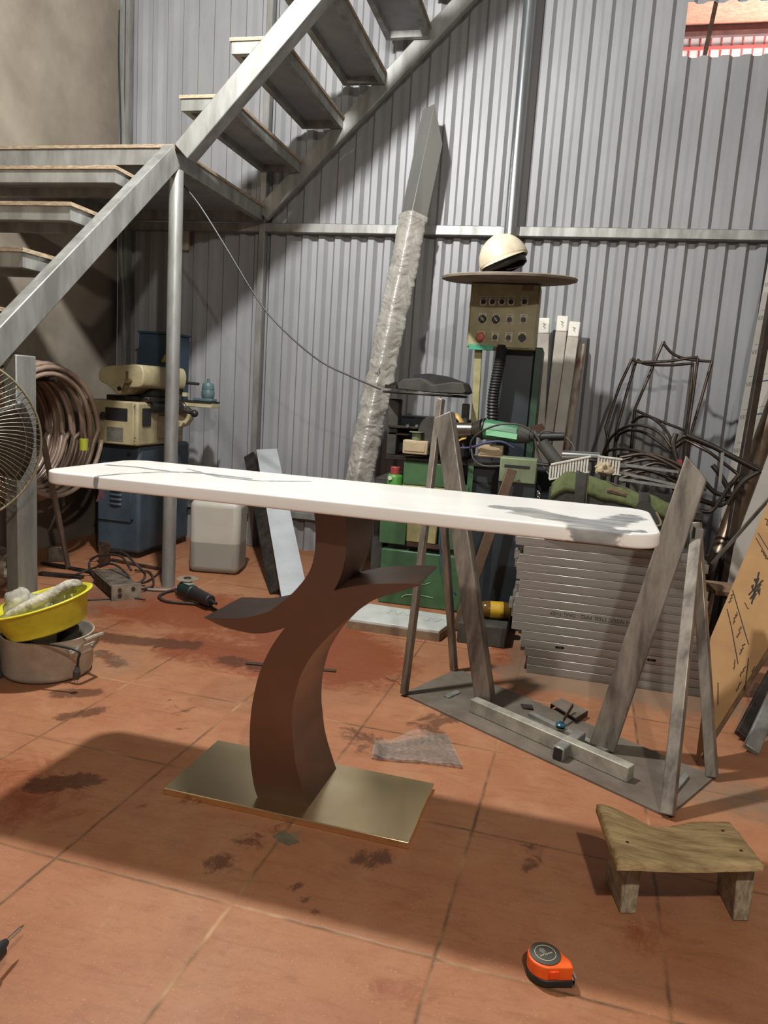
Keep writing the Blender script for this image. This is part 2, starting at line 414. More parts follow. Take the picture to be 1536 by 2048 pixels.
# ================================================================ staircase
st = thing('staircase', 'unfinished welded steel staircase with plywood treads turning at a landing', 'staircase', (-1.80, 3.2, 0))
OSB = mat('plywood', '#a8977f', '#7a6852', rough=0.8, scale=40, stretch=(1,1,6), bump=0.2, bscale=80)
UNDER = mat('underside_sheet', '#9a9ea3', '#85898e', rough=0.55, metal=0.2, scale=5)
XS = -1.775
# lower stringer, climbing away from the viewer along the landing's edge
lo = at(0, 663, x=XS); hi = at(344, 293, x=XS); dv = (hi-lo).normalized(); nrm = V(0, -dv.z, dv.y)
hgt = (at(95, 549, x=XS)-at(118, 578, x=XS)).length
hgt = 0.098
p0 = lo - dv*((lo.z)/dv.z) ; p1 = hi + dv*0.02
b = MB(); b.beam(p0-nrm*hgt/2+V(-0.025,0,0.03), p1-nrm*hgt/2+V(-0.025,0,0), 0.05, hgt, (0,-0.6,1))
b.build('stringer', GALV, st, bevel=0.004, seg=2)
# upper stringers, climbing to the right along the back wall
a0 = at(348, 288, y=3.2); a1 = at(560, 33, y=3.2); du = (a1-a0).normalized(); nu = V(-du.z, 0, du.x)
b = MB(); b.beam(a0-nu*0.045+V(0,.04,0), a0+du*1.9-nu*0.045+V(0,.04,0), 0.08, 0.09, (-0.7,0,0.7)); b.build('stringer', GALV, st, bevel=0.004, seg=2)
f0 = at(537, 434, y=4.23); f1 = at(910, 40, y=4.23); df = (f1-f0).normalized(); nf_ = V(-df.z, 0, df.x)
b = MB(); b.beam(f0+nf_*0.045+V(0,.02,0)-df*.02, f0+df*1.95+nf_*0.045+V(0,.02,0), 0.04, 0.09, (-0.7,0,0.7)); b.build('stringer', GALV, st, bevel=0.004, seg=2)
def tread(x0, x1, y0, y1, z, lip=0.05, w=0.03):
    b = MB(); b.box((x0, y0, z-0.014), (x1, y1, z)); tr = b.build('tread', OSB, st)
    b = MB()
    b.box((x0+.008,y0+.008,z-.014-lip),(x1-.008,y0+.008+w,z-.0145)); b.box((x0+.008,y1-.008-w,z-.014-lip),(x1-.008,y1-.008,z-.0145))
    b.box((x0+.008,y0+.038,z-.014-lip),(x0+.008+w,y1-.038,z-.0145)); b.box((x1-.008-w,y0+.038,z-.014-lip),(x1-.008,y1-.038,z-.0145))
    b.build('tread_frame', GALV, tr)
    b = MB(); b.box((x0+.038,y0+.038,z-.03),(x1-.038,y1-.038,z-.0146)); b.build('tread_base', UNDER, tr)
# landing
lz = at(350, 296, y=3.243).z
tread(XL+0.02, -1.79, 3.19, 4.29, lz, lip=0.07, w=0.04)
for u, v in ((215,330),(125,403),(28,494)):
    q = at(u, v, x=-1.87); tread(XL+0.02, -1.835, q.y, q.y+0.26, q.z)
for k in (1, 2, 3): tread(XL+0.02, -1.835, q.y-0.29*k, q.y-0.29*k+0.26, q.z-0.21*k)
for k, (u, v) in enumerate(((358,190),(459,75))):
    q = at(u, v, y=3.285); tread(q.x, q.x+0.25, 3.285, 4.23, q.z)
sx, sz = 0.2275, 0.2205
for k in (1, 2, 3, 4): tread(q.x+sx*k, q.x+sx*k+0.25, 3.285, 4.23, q.z+sz*k)
# posts
b = MB(); b.tube((-1.80, 3.243, 0), (-1.80, 3.243, a0.z-0.10), 0.032, n=28); b.build('round_post', GALV, st)
b = MB(); b.box((-1.825, 2.17, 0), (-1.775, 2.268, 1.05)); b.build('square_post', GALV, st, bevel=0.004, seg=2)
b = MB(); bpos = at(347, 320, y=3.2)
for k in range(7):
    b.sphere(bpos+V(random.uniform(-.008,.008), -0.004, 0.045-k*0.018), 0.011, 8, 6, (0.8,0.6,1.1))
b.build('weld_bead', RUST, st)

# ================================================================ console table
TB = V(-0.5424, 1.6659, 0); TA = math.radians(-2.2)
tx, ty = V(math.cos(TA), math.sin(TA), 0), V(-math.sin(TA), math.cos(TA), 0)
def tl(x, y, z): return TB + tx*x + ty*y + V(0,0,z)
tb = thing('console_table', 'console table with white marble top and curved bronze metal pedestal', 'table', TB)
def bronze(name, c1, c2, rough, metal, sv):
    return mat(name, c1, c2, rough=rough, metal=metal, scale=3.2, stretch=sv, aniso=0.4, bump=0.015, bscale=16)
BRONZE = mat('brushed_bronze', '#80685a', '#776153', rough=0.34, metal=0.85, scale=5, rough2=0.37)
BRASS = mat('brushed_brass', '#f3dfb6', '#ead2a6', rough=0.19, metal=1.0, scale=5, rough2=0.25)
b = MB(); c = [(-.309,-.1385),(.309,-.1385),(.309,.1385),(-.309,.1385)]
b.hexa([tl(x,y,0) for x,y in c]+[tl(x,y,.0165) for x,y in c]); b.build('base_plate', BRASS, tb, bevel=0.0018, seg=2)
YF = 1.578
def fp(l): return [at(u, v, y=YF) for u, v in l]
# lower crescent that sweeps up into the right wing
Aleft = catmull(fp([(519,1604),(508,1572),(500,1511),(500,1451),(506,1398),(521,1340),(545,1290),(580,1243),(612,1210),(645,1189),(680,1178)]), 5)
Atop = catmull(fp([(680,1178),(710,1172),(752,1168),(800,1167),(833,1168),(837,1172)]), 5)
Abot = catmull(fp([(837,1172),(812,1180),(752,1198),(718,1220),(686,1247),(661,1269),(630,1303),(611,1332),(598,1360),(586,1410),(584,1460),(587,1491),(591,1525),(601,1565),(622,1629)]), 5)
# real thickness: the ribbon is a solid crescent pushed back along the table's depth
poly = Aleft + Atop[1:] + Abot[1:]
poly[0].z = poly[-1].z = 0.016
for p in poly:
    if p.z < 0.0165: p.z = 0.016
back = ty*0.2
b = MB(); b.prism(poly, back); b.build('pedestal_crescent', BRONZE, tb, sharp=25)
Bl = catmull(fp([(622,985),(629,1032),(631,1075),(627,1117),(614,1151),(583,1188),(549,1215),(529,1226),(475,1237),(407,1235)]), 5)
Bb = catmull(fp([(407,1235),(448,1254),(498,1266),(532,1266),(566,1257),(602,1242),(637,1216)]), 5)
Br = catmull(fp([(637,1216),(658,1195),(678,1161),(690,1117),(693,1075),(690,1032),(680,975)]), 5)
ztop = 0.7415
poly = [p for p in Bl + Bb[1:] + Br[1:]]
for p in poly: p.z = min(p.z, ztop)
b = MB(); b.prism([p+ty*0.0004 for p in poly], back); b.build('pedestal_crescent', BRONZE, tb, sharp=25)
# marble top
def marble():
    m = bpy.data.materials.new('white_marble'); m.use_nodes = True
    nt = m.node_tree; n = nt.nodes; L = nt.links; p = n['Principled BSDF']
    tc = n.new('ShaderNodeTexCoord'); a = n.new('ShaderNodeAttribute'); a.attribute_name = 'vein'
    nz = n.new('ShaderNodeTexNoise'); nz.inputs['Scale'].default_value = 20; nz.inputs['Detail'].default_value = 10; nz.inputs['Roughness'].default_value = 0.72
    mp = n.new('ShaderNodeMapping'); mp.inputs['Scale'].default_value = (0.55, 1.5, 1); L.new(tc.outputs['Object'], mp.inputs[0]); L.new(mp.outputs[0], nz.inputs['Vector'])
    ad = n.new('ShaderNodeMath'); ad.operation = 'MULTIPLY_ADD'; L.new(nz.outputs['Fac'], ad.inputs[0]); ad.inputs[1].default_value = 0.9; L.new(a.outputs['Fac'], ad.inputs[2])
    r = n.new('ShaderNodeValToRGB'); e = r.color_ramp.elements
    e[0].position = 0.86; e[0].color = (0, 0, 0, 1); e[1].position = 0.92; e[1].color = (1, 1, 1, 1)
    L.new(ad.outputs[0], r.inputs['Fac'])
    n2 = n.new('ShaderNodeTexNoise'); n2.inputs['Scale'].default_value = 16; n2.inputs['Detail'].default_value = 8; L.new(mp.outputs[0], n2.inputs['Vector'])
    g = n.new('ShaderNodeValToRGB'); e = g.color_ramp.elements; e[0].position = 0.35; e[0].color = lin('#6f7376'); e[1].position = 0.68; e[1].color = lin('#b4b4ae')
    L.new(n2.outputs['Fac'], g.inputs['Fac'])
    w = n.new('ShaderNodeValToRGB'); e = w.color_ramp.elements; e[0].position = 0.3; e[0].color = lin('#f3f1ec'); e[1].position = 0.55; e[1].color = lin('#ebe9e3')
    n3 = n.new('ShaderNodeTexNoise'); n3.inputs['Scale'].default_value = 6; n3.inputs['Detail'].default_value = 8; L.new(mp.outputs[0], n3.inputs['Vector']); L.new(n3.outputs['Fac'], w.inputs['Fac'])
    mx = n.new('ShaderNodeMix'); mx.data_type = 'RGBA'; L.new(r.outputs['Color'], mx.inputs[0]); L.new(w.outputs['Color'], mx.inputs[6]); L.new(g.outputs['Color'], mx.inputs[7])
    L.new(mx.outputs[2], p.inputs['Base Color']); p.inputs['Roughness'].default_value = 0.16
    return m
ZU, ZTOP = 0.742, 0.772
VEINS = [(.014,1.0,[(995,1014),(1030,1018),(1060,1024)]), (.028,1.0,[(1050,1022),(1110,1033),(1150,1042),(1185,1052),(1215,1068)]), (.024,1.0,[(1150,1042),(1190,1047),(1225,1044),(1262,1036)]), (.034,1.0,[(1180,1052),(1205,1062),(1220,1070)]), (.05,1.0,[(1180,1080),(1225,1090)]), (.012,.85,[(1225,1062),(1285,1064)]), (.012,.85,[(1225,1074),(1262,1076)]),
   (.0075,.95,[(215,930),(270,934),(340,943),(420,948),(500,958)]), (.007,.95,[(180,954),(240,948),(320,944),(400,945),(440,954),(520,962),(620,963)]), (.006,.8,[(375,938),(400,944)]), (.028,1.0,[(142,966),(165,970)]), (.003,.5,[(620,963),(690,968)]), (.004,.45,[(650,990),(740,985)]), (.006,.4,[(880,1030),(960,1020)]), (.012,.35,[(700,1000),(760,1010)])]
VW = []
for r, s, pl in VEINS:
    r *= 1.75 if pl[0][0] > 980 else 1.3
    VW.append((r, s, [at(u, v, z=ZTOP) for u, v in pl]))
def build_top():
    # rounded rectangle, rings shrinking towards the middle so that the edges are rounded over
    x0, x1, y0, y1 = -0.632, 0.755, -0.182, 0.203
    r = 0.055; out = []
    for cx_, cy_, a0_ in ((x1-r,y0+r,-90),(x1-r,y1-r,0),(x0+r,y1-r,90),(x0+r,y0+r,180)):
        for k in range(13): a = math.radians(a0_+90*k/12); out.append((cx_+r*math.cos(a), cy_+r*math.sin(a)))
    # resample long edges
    pts = []
    for i in range(len(out)):
        p, q = V(out[i]+(0,)), V(out[(i+1)%len(out)]+(0,)); k = max(1, int((q-p).length/0.006))
        for j in range(k): pts.append(p.lerp(q, j/k))
    c = V((x0+x1)/2, (y0+y1)/2, 0)
    b = MB(); rings = []
    def ringat(inset, z):
        vs = []
        for p in pts:
            d = V(max(x0+r, min(x1-r, p.x)), max(y0+r, min(y1-r, p.y)), 0)
            q = p + (d-p).normalized()*inset if (d-p).length > 1e-6 else p
            vs.append(b.bm.verts.new(tl(q.x, q.y, z)))
        return vs
    prof = [(.006,ZU),(.002,ZU+.002),(0,ZU+.006),(0,ZU+.012),(0,ZTOP-.012),(0,ZTOP-.006),(.002,ZTOP-.002),(.006,ZTOP)]
    R = [ringat(i, z) for i, z in prof]
    for i in range(len(R)-1): b.bridge(R[i], R[i+1])
    b.cap(R[0], True)
    inner = ringat(r-0.0005, ZTOP)
    for k in range(1, 10):
        nr = ringat(.006+(r-.0065)*k/9, ZTOP); b.bridge(R[-1] if k == 1 else last, nr); last = nr
    # fill the rest with a fine strip mesh
    o = b.build('table_top', marble(), tb, norm=True)
    return o
def build_top2():
    x0, x1, y0, y1, r = -0.632, 0.755, -0.182, 0.203, 0.06
    b = MB(); nx, ny = 640, 92
    def sd(x, y):
        dx, dy = max(x0+r-x, 0, x-(x1-r)), max(y0+r-y, 0, y-(y1-r)); return dx, dy
    def m(s, t, z, inset):
        # map the unit square to the rounded rectangle: x is squeezed where the corners round off
        y = y0+inset+(y1-y0-2*inset)*t
        ex = 0.0
        rr = r-inset
        for yc, sgn in ((y0+r, -1), (y1-r, 1)):
            k = (y-yc)*sgn
            if k > 0: ex = rr-math.sqrt(max(rr*rr-k*k, 0))
        xa, xb = x0+inset+ex, x1-inset-ex
        return tl(xa+(xb-xa)*s, y, z)
    def tw(t):     # denser rows where the corners round
        return t if True else t
    rows = [0, .004, .012, .024, .04, .06, .085, .115, .15]; rows = rows + [.15+.7*k/120 for k in range(1, 120)] + [1-q for q in reversed(rows)]
    cols = [k/nx for k in range(nx+1)]
    top = [[b.bm.verts.new(m(s, t, ZTOP, .004)) for t in rows] for s in cols]
    bot = [[b.bm.verts.new(m(s, t, ZU, .004)) for t in (rows[0], rows[-1])] for s in (0, 1)]
    for i in range(nx):
        for j in range(len(rows)-1): b.face([top[i][j], top[i+1][j], top[i+1][j+1], top[i][j+1]])
    loop_st = [(s, rows[0]) for s in cols] + [(1, t) for t in rows[1:]] + [(s, rows[-1]) for s in reversed(cols[:-1])] + [(0, t) for t in reversed(rows[1:-1])]
    R = [[b.bm.verts.new(m(s, t, z, i)) for s, t in loop_st] for z, i in ((ZTOP-.0015,.001),(ZTOP-.005,0),(ZTOP-.012,0),(ZU+.012,0),(ZU+.005,0),(ZU+.0015,.001),(ZU,.004))]
    tv = [top[0][0]]; edge = [top[i][0] for i in range(nx+1)] + [top[nx][j] for j in range(1, len(rows))] + [top[i][-1] for i in range(nx-1, -1, -1)] + [top[0][j] for j in range(len(rows)-2, 0, -1)]
    for v in [w for row in bot for w in row]: b.bm.verts.remove(v)
    b.bridge(edge, R[0])
    for i in range(len(R)-1): b.bridge(R[i], R[i+1])
    b.cap(R[-1])
    o = b.build('table_top', marble(), tb, sharp=60)
    ca = o.data.color_attributes.new('vein', 'FLOAT_COLOR', 'POINT'); off = root_of(o); vals = []
    for v in o.data.vertices:
        p = v.co+off; w = 0.0
        for rr, s, pl in VW:
            if p.x < min(q.x for q in pl)-0.1 or p.x > max(q.x for q in pl)+0.1: continue
            pz = V(p.x, (p.y-(ZTOP-p.z))*.6, 0)
            d = min(seg_d(pz, V(pl[k].x, pl[k].y*.6, 0), V(pl[k+1].x, pl[k+1].y*.6, 0)) for k in range(len(pl)-1))
            w = max(w, s*max(0, 1-(d/(rr*1.7))))
        vals += [w*.75]*3+[1]
    ca.data.foreach_set('color', vals)
    return o
build_top2()

# ================================================================ rack of steel tube on a plate
PLATE = mat('dusty_steel_plate', '#7d7468', '#665c50', rough=0.6, metal=0.35, scale=9, detail=8)
TUBE = mat('oiled_steel_tube', '#a39c90', '#625b53', rough=0.38, metal=0.5, scale=26, stretch=(1,1,0.18), rough2=0.52)
c = [at(805,1390,z=0), at(1335,1637,z=0), at(1428,1557,z=0), at(915,1340,z=0)]
rk = thing('steel_tube_rack', 'welded rack of leaning square tubes on a dusty steel base plate', 'rack', (c[0]+c[1]+c[2]+c[3])/4)
b = MB(); b.hexa([p for p in c]+[p+V(0,0,.006) for p in c]); b.build('base_plate', PLATE, rk)
z0 = 0.006
b = MB(); b.beam(at(946,1408,z=.028)+V(0,0.0,0), at(1262,1547,z=.028), 0.036, 0.044); b.build('rail_tube', mat('dusty_galvanised','#b4b0a2','#8b877c',rough=.5,metal=.3,scale=16), rk, bevel=0.003, seg=2)
m0 = at(1115,1512,z=.02); m1 = at(1160,1478,z=.02)
b = MB(); b.beam(V(m0.x,m0.y,.0265), V(m1.x,m1.y,.0265), 0.034, 0.04); b.build('cross_tube', GALV, rk, bevel=0.003)
b = MB(); d_ = (V(m0.x,m0.y,.0265)-V(m1.x,m1.y,.0265)).normalized(); b.beam(V(m0.x,m0.y,.0265)+d_*0.0005, V(m0.x,m0.y,.0265)+d_*0.0015, 0.026, 0.032); b.build('tube_mouth', BLACK, rk)
b = MB(); b.beam(at(1060,1428,z=.012), at(1215,1503,z=.012), 0.022, 0.012); b.build('flat_bar', GALV, rk)
def cut_post(p0, p1, w, h, up, cut, name='post', M_=TUBE, drop=None):
    """square post, its top end cut on the slant by cut metres"""
    p0, p1 = V(p0), V(p1); b = MB(); sd, u = b.frame_of(p1-p0, up); d = (p1-p0).normalized(); a, e = sd*w/2, u*h/2
    cl, cr = max(0,-cut), max(0,cut)
    b.hexa([p0-a-e, p0+a-e, p0+a+e, p0-a+e, p1-a-e-d*cl, p1+a-e-d*cr, p1+a+e-d*cr, p1-a+e-d*cl])
    return b.build(name, M_, rk, bevel=0.004, seg=2)
# right post leans outwards, left one inwards
cut_post(at(1205,1492,z=.012), at(1399,918,y=2.25), 0.074, 0.05, (0.2,1,0), -0.05)
cut_post(at(972,1408,z=.02), at(889,826,y=2.47), 0.06, 0.045, (0.2,1,0), 0.012)
def leg(p0, p1, w=0.03, h=0.03): 
    b = MB(); b.beam(p0, p1, w, h, (0.4,1,0)); b.build('leg', TUBE, rk, bevel=0.003, seg=2)
leg(at(808,1388,z=.006), at(882,798,y=2.50), 0.022, 0.024)
leg(at(908,1340,z=.006), at(884,985,y=2.62), 0.024, 0.024)
leg(at(1335,1630,z=.006), at(1393,1080,y=2.22), 0.033, 0.03)
leg(at(1424,1553,z=.006), at(1391,1045,y=2.30), 0.03, 0.03)
b = MB(); b.beam(at(1392,1090,y=2.23)+V(0,0,0.05), at(1392,1090,y=2.23)-V(0,0,.06), 0.02, 0.05, (0,1,0)); b.build('gusset', GALV, rk)
# loose pieces left lying on the rack's plate
def slab_piece(name, label, cat, quad, z, t, M_, group=None):
    q = [at(u, v, z=z) for u, v in quad]; b = MB(); b.hexa(q+[p+V(0,0,t) for p in q]); return tag(b.build(name, M_, bevel=0.0008), label, cat, group)
slab_piece('steel_offcut', 'small flat steel offcut on the left end of the rack plate', 'metal scrap', [(888,1393),(898,1397),(922,1386),(912,1382)], .0062, .004, GALV)
slab_piece('steel_offcut', 'pale flat bar offcut lying by the right front leg of the rack', 'metal scrap', [(1336,1590),(1345,1597),(1378,1556),(1368,1549)], .0062, .008, GALV)
slab_piece('steel_offcut', 'dark slotted steel offcut lying mid plate behind the rail tube', 'metal scrap', [(1041,1410),(1046,1418),(1067,1421),(1064,1412)], .0062, .005, DARKSTEEL)
br = thing('steel_bracket', 'dusty folded steel bracket on the back edge of the rack plate', 'bracket', at(1140,1430,z=.0062))
q = [at(1101,1417,z=.0062), at(1150,1447,z=.0062), at(1174,1432,z=.0062), at(1122,1407,z=.0062)]
b = MB(); b.hexa([p+V(0,0,.016) for p in q]+[p+V(0,0,.019) for p in q]); b.build('bracket_top', PLATE, br)
for i, j in ((1,2),(0,3)):
    b = MB(); b.beam(q[i]+V(0,0,.008), q[j]+V(0,0,.008), 0.003, 0.016); b.build('bracket_side', DARKSTEEL, br)
b = MB(); b.beam(at(1127,1440,z=.026), at(1146,1410,z=.05), 0.0025, 0.016); b.build('bracket_tab', RUST, br)
kb = thing('blue_stopper', 'teal blue round metal stopper standing on the rack plate', 'stopper', at(1121,1456,z=.0185))
q = at(1121,1456,z=.0185)
b = MB(); b.lathe([(.012,0),(.016,.001),(.016,.003),(.011,.004)], q); b.build('flange', CHROME, kb)
b = MB(); b.lathe([(.010,.004),(.0155,.007),(.016,.012),(.012,.016),(.006,.018),(.006,.022),(.003,.023)], q); b.build('knob_cap', mat('teal_paint','#24566a','#1d4454',rough=.3), kb)

# ================================================================ stacked rectangular tubes
PH, PW = 0.0322, 0.058
SX0 = [-.037,-.037,-.05,-.068,-.068,-.107,-.107,-.107,-.104,-.093,-.093,-.107,-.11,-.104,-.09,-.12]
X1 = [.583,.583,.583,.578,.575,.56,.55,.565,.56,.565,.565,.56,.545,.54,.55,.53]
STEELTEXT = mat('stencil_ink', '#2d2b2a', rough=.8)
levels = ['bottom tube of the front row', 'second tube from the floor', 'third tube from the floor', 'fourth tube from the floor, slotted', 'fifth tube from the floor', 'sixth tube up, first to stick out left', 'seventh tube up, just below the printed one', 'printed tube with stencilled maker text', 'tube just above the printed one', 'second tube above the printed one', 'third tube above the printed one', 'fourth tube above the printed one', 'fourth tube from the top', 'third tube from the top', 'second tube from the top', 'topmost tube, pushed out to the left']
NP = 16
for row in range(2):
    for k in range(NP):
        y0 = 2.752 + row*0.0595; z = k*PH
        x0 = SX0[k] + (0 if row == 0 else random.uniform(-.022,.012)); x1 = X1[k] + (0 if row == 0 else random.uniform(-.03,.02))
        where = ('front row of the stack', 'row behind the front row of the stack', 'back row of the stack')[row]
        lab = 'grey steel tube in the tube stack, '+levels[k] if row == 0 else ('grey steel tube end peeping out behind the front row, ' if row == 1 else 'grey steel tube in the rear row of the stack, ')+('level %s of the stack' % ('one two three four five six seven eight nine ten eleven twelve thirteen fourteen fifteen sixteen'.split()[k]))
        t = thing('rectangular_tube', lab, 'steel tube', ((x0+x1)/2, y0+PW/2, z), 'stacked rectangular steel tubes')
        w = 0.002
        b = MB()
        b.box((x0,y0,z+.0006),(x1,y0+w,z+PH-.0006)); b.box((x0,y0+PW-w,z+.0006),(x1,y0+PW,z+PH-.0006))
        b.box((x0,y0+w,z+.0006),(x1,y0+PW-w,z+.0006+w)); b.box((x0,y0+w,z+PH-.0006-w),(x1,y0+PW-w,z+PH-.0006))
        b.build('tube_wall', mat('bright_tube_steel','#a5a39d','#85817a',rough=.32,metal=.5,scale=16,stretch=(.12,1,3),rough2=.42), t, bevel=0.002 if row == 0 else 0)
        if row == 0 and k == 7:
            b = MB(); text_into(b, 'MINH NGOC STEEL PIPES - ONG THEP', (.345, y0-.0002, z+.0225), (-1,0,0), (0,0,-1), .0135, 0.0003)
            b.build('stencil_text', STEELTEXT, t)
        if row == 0 and k == 3:
            for sx_ in (.075, .40):
                b = MB(); 
                for dx in (-.012, .012): b.tube((sx_+dx,y0-.0005,z+.017),(sx_+dx,y0+.001,z+.017),.0045,n=14)
                b.box((sx_-.012,y0-.0005,z+.0125),(sx_+.012,y0+.001,z+.0215)); b.build('slot', BLACK, t)

# ================================================================ wooden stool
WOOD = mat('worn_stool_wood', '#bda577', '#846d47', rough=0.75, scale=9, detail=9, stretch=(1.2,6,6), bump=0.35, bscale=26, contrast=(.35,.68))
ENDWOOD = mat('stool_end_grain', '#a89a80', '#7d6e58', rough=0.85, scale=30, stretch=(4,1,1.5), bump=0.3, bscale=60)
sl = thing('wooden_stool', 'low worn wooden stool with a dished seat on the red tiles', 'stool', at(1350,1740,z=0))
ZS = 0.152
FL, FR, BR, BL = at(1236,1722,z=ZS), at(1529,1724,z=ZS), at(1462,1641,z=ZS), at(1193,1610,z=ZS)
def seat_f(s, t):
    p = FL.lerp(FR, s).lerp(BL.lerp(BR, s), t)
    # back edge bites inwards around the middle, corners stay proud
    p = p + (FL-BL).normalized()*0.03*t**3*math.exp(-((s-.42)/.17)**2)
    n = noise.noise(V(s*5, t*3, 1.3)); p += V(0, 0.004*n*(1 if t > .9 else 0), 0)
    dish = -0.016*math.sin(math.pi*min(1,max(0,s)))**2*(0.5+.5*t) + 0.009*math.exp(-((s-.02)**2/.02+(t-1)**2/.08))
    return p+V(0,0,dish+0.0015*noise.noise(V(s*9,t*7,4)))
b = MB(); nu, nv = 44, 26
top = [[None]*(nv+1) for _ in range(nu+1)]; bot = [[None]*(nv+1) for _ in range(nu+1)]
for i in range(nu+1):
    for j in range(nv+1):
        s_, t_ = i/nu, j/nv; p = seat_f(s_, t_)
        e = min(s_, 1-s_)*.29; e2 = min(t_, 1-t_)*.19; ed = min(e, e2); rd = max(0, 1-ed/.008)
        top[i][j] = b.bm.verts.new(p-V(0,0,.006*rd*rd)); 
        q = p.copy(); q.z = ZS-.024+.004*rd+(p.z-ZS)*.5
        bot[i][j] = b.bm.verts.new(q)
for i in range(nu):
    for j in range(nv):
        b.face([top[i][j],top[i+1][j],top[i+1][j+1],top[i][j+1]]); b.face([bot[i][j],bot[i][j+1],bot[i+1][j+1],bot[i+1][j]])
for i in range(nu): b.face([top[i][0],bot[i][0],bot[i+1][0],top[i+1][0]]); b.face([top[i+1][nv],bot[i+1][nv],bot[i][nv],top[i][nv]])
for j in range(nv): b.face([top[0][j+1],bot[0][j+1],bot[0][j],top[0][j]]); b.face([top[nu][j],bot[nu][j],bot[nu][j+1],top[nu][j+1]])
b.build('seat', WOOD, sl, sharp=50)
for (fa, fb, bk) in (((1240,1828),(1274,1828),(1210,1758)), ((1466,1843),(1496,1843),(1432,1776))):
    A, B_ = at(*fa, z=0), at(*fb, z=0); K = at(*bk, z=0); dpt = K-A
    B_ = A+(B_-A).normalized()*0.034
    A2, B2 = A+V(-.004,.012,0), B_+V(.002,.012,0)
    zt = ZS-.026
    b = MB(); b.hexa([A, B_, B_+dpt, A+dpt, A2+V(0,0,zt), B2+V(0,0,zt), B2+dpt+V(0,0,zt), A2+dpt+V(0,0,zt)]); b.build('leg', ENDWOOD, sl, bevel=.003, seg=2)
for s_, t_ in ((.12,.33),(.88,.72),(.9,.25)):
    p = seat_f(s_, t_); b = MB(); b.lathe([(.0035,-.002),(.0035,.0006),(.001,.0012)], p, n=10); b.build('nail_head', RUST, sl)

# ================================================================ tape measure
ORANGE = mat('orange_plastic', '#f0641e', '#e2540f', rough=.42, scale=30)
tc_ = at(1092,1907,z=.042); tc_.z = 0; tm = thing('tape_measure', 'orange and black tape measure lying face up on the tiles', 'tape measure', tc_)
a_ = math.radians(18); ex, ey = V(math.cos(a_),math.sin(a_),0), V(-math.sin(a_),math.cos(a_),0)
def outline(r, nx_):
    pts = []
    for i in range(36):
        a = math.radians(40+ (266-40)*i/35); pts.append((r*math.cos(a), r*math.sin(a)))
    pts += [(nx_, -r*1.0), (nx_, -r*.42), (r*.98, r*.12)]
    return [tc_+ex*x+ey*y for x, y in pts]
b = MB(); b.prism([p+V(0,0,.001) for p in outline(.0325,.042)], (0,0,.014)); b.build('rubber_bottom', BLACK, tm, bevel=.002, seg=2)
b = MB(); b.prism([p+V(0,0,.0142) for p in outline(.0318,.0405)], (0,0,.026)); b.build('case', ORANGE, tm, bevel=.003, seg=3)
b = MB(); b.lathe([(.0275,.040),(.0275,.0418),(.026,.0424),(.001,.0424)], tc_+ex*-.001+ey*.001, n=40); b.build('face_disc', mat('grey_rubber_face','#3e3d38','#4a4943',rough=.6), tm)
b = MB(); 
ring = [tc_+ex*(-.001+.0185*math.cos(2*math.pi*i/48))+ey*(.001+.0185*math.sin(2*math.pi*i/48))+V(0,0,.0426) for i in range(48)]; b.pipe(ring, .0005, n=6, closed=True); b.build('face_ring', mat('pale_print','#d9cfa6',rough=.6), tm)
b = MB(); o_ = tc_+ex*-.012+ey*-.008+V(0,0,.0425); text_into(b, '5m*25mm', o_, (ex+ey*.35), (ey-ex*.35), .0045); 
b.build('face_text', mat('pale_print','#d9cfa6',rough=.6), tm)
b = MB(); o_ = tc_+ex*-.006+ey*.006+V(0,0,.0426); b.prism([o_+ex*x+ey*y for x, y in ((-.004,-.004),(.003,-.006),(.007,-.001),(.005,.005),(-.001,.007),(-.005,.003))], (0,0,.0002)); b.build('face_emblem', mat('faded_print','#77726a',rough=.6), tm)
b = MB(); b.obox(tc_+ex*.046+ey*-.024+V(0,0,.010), (ex,ey,(0,0,1)), (.0015,.008,.010)); b.obox(tc_+ex*.043+ey*-.024+V(0,0,.0165), (ex,ey,(0,0,1)), (.004,.008,.0006)); b.build('tape_hook', CHROME, tm)
b = MB(); b.obox(tc_+ex*.006+ey*-.0325+V(0,0,.028), (ex,ey,(0,0,1)), (.009,.003,.007)); b.build('lock_button', mat('orange_plastic2','#e8480e',rough=.4), tm, bevel=.001)

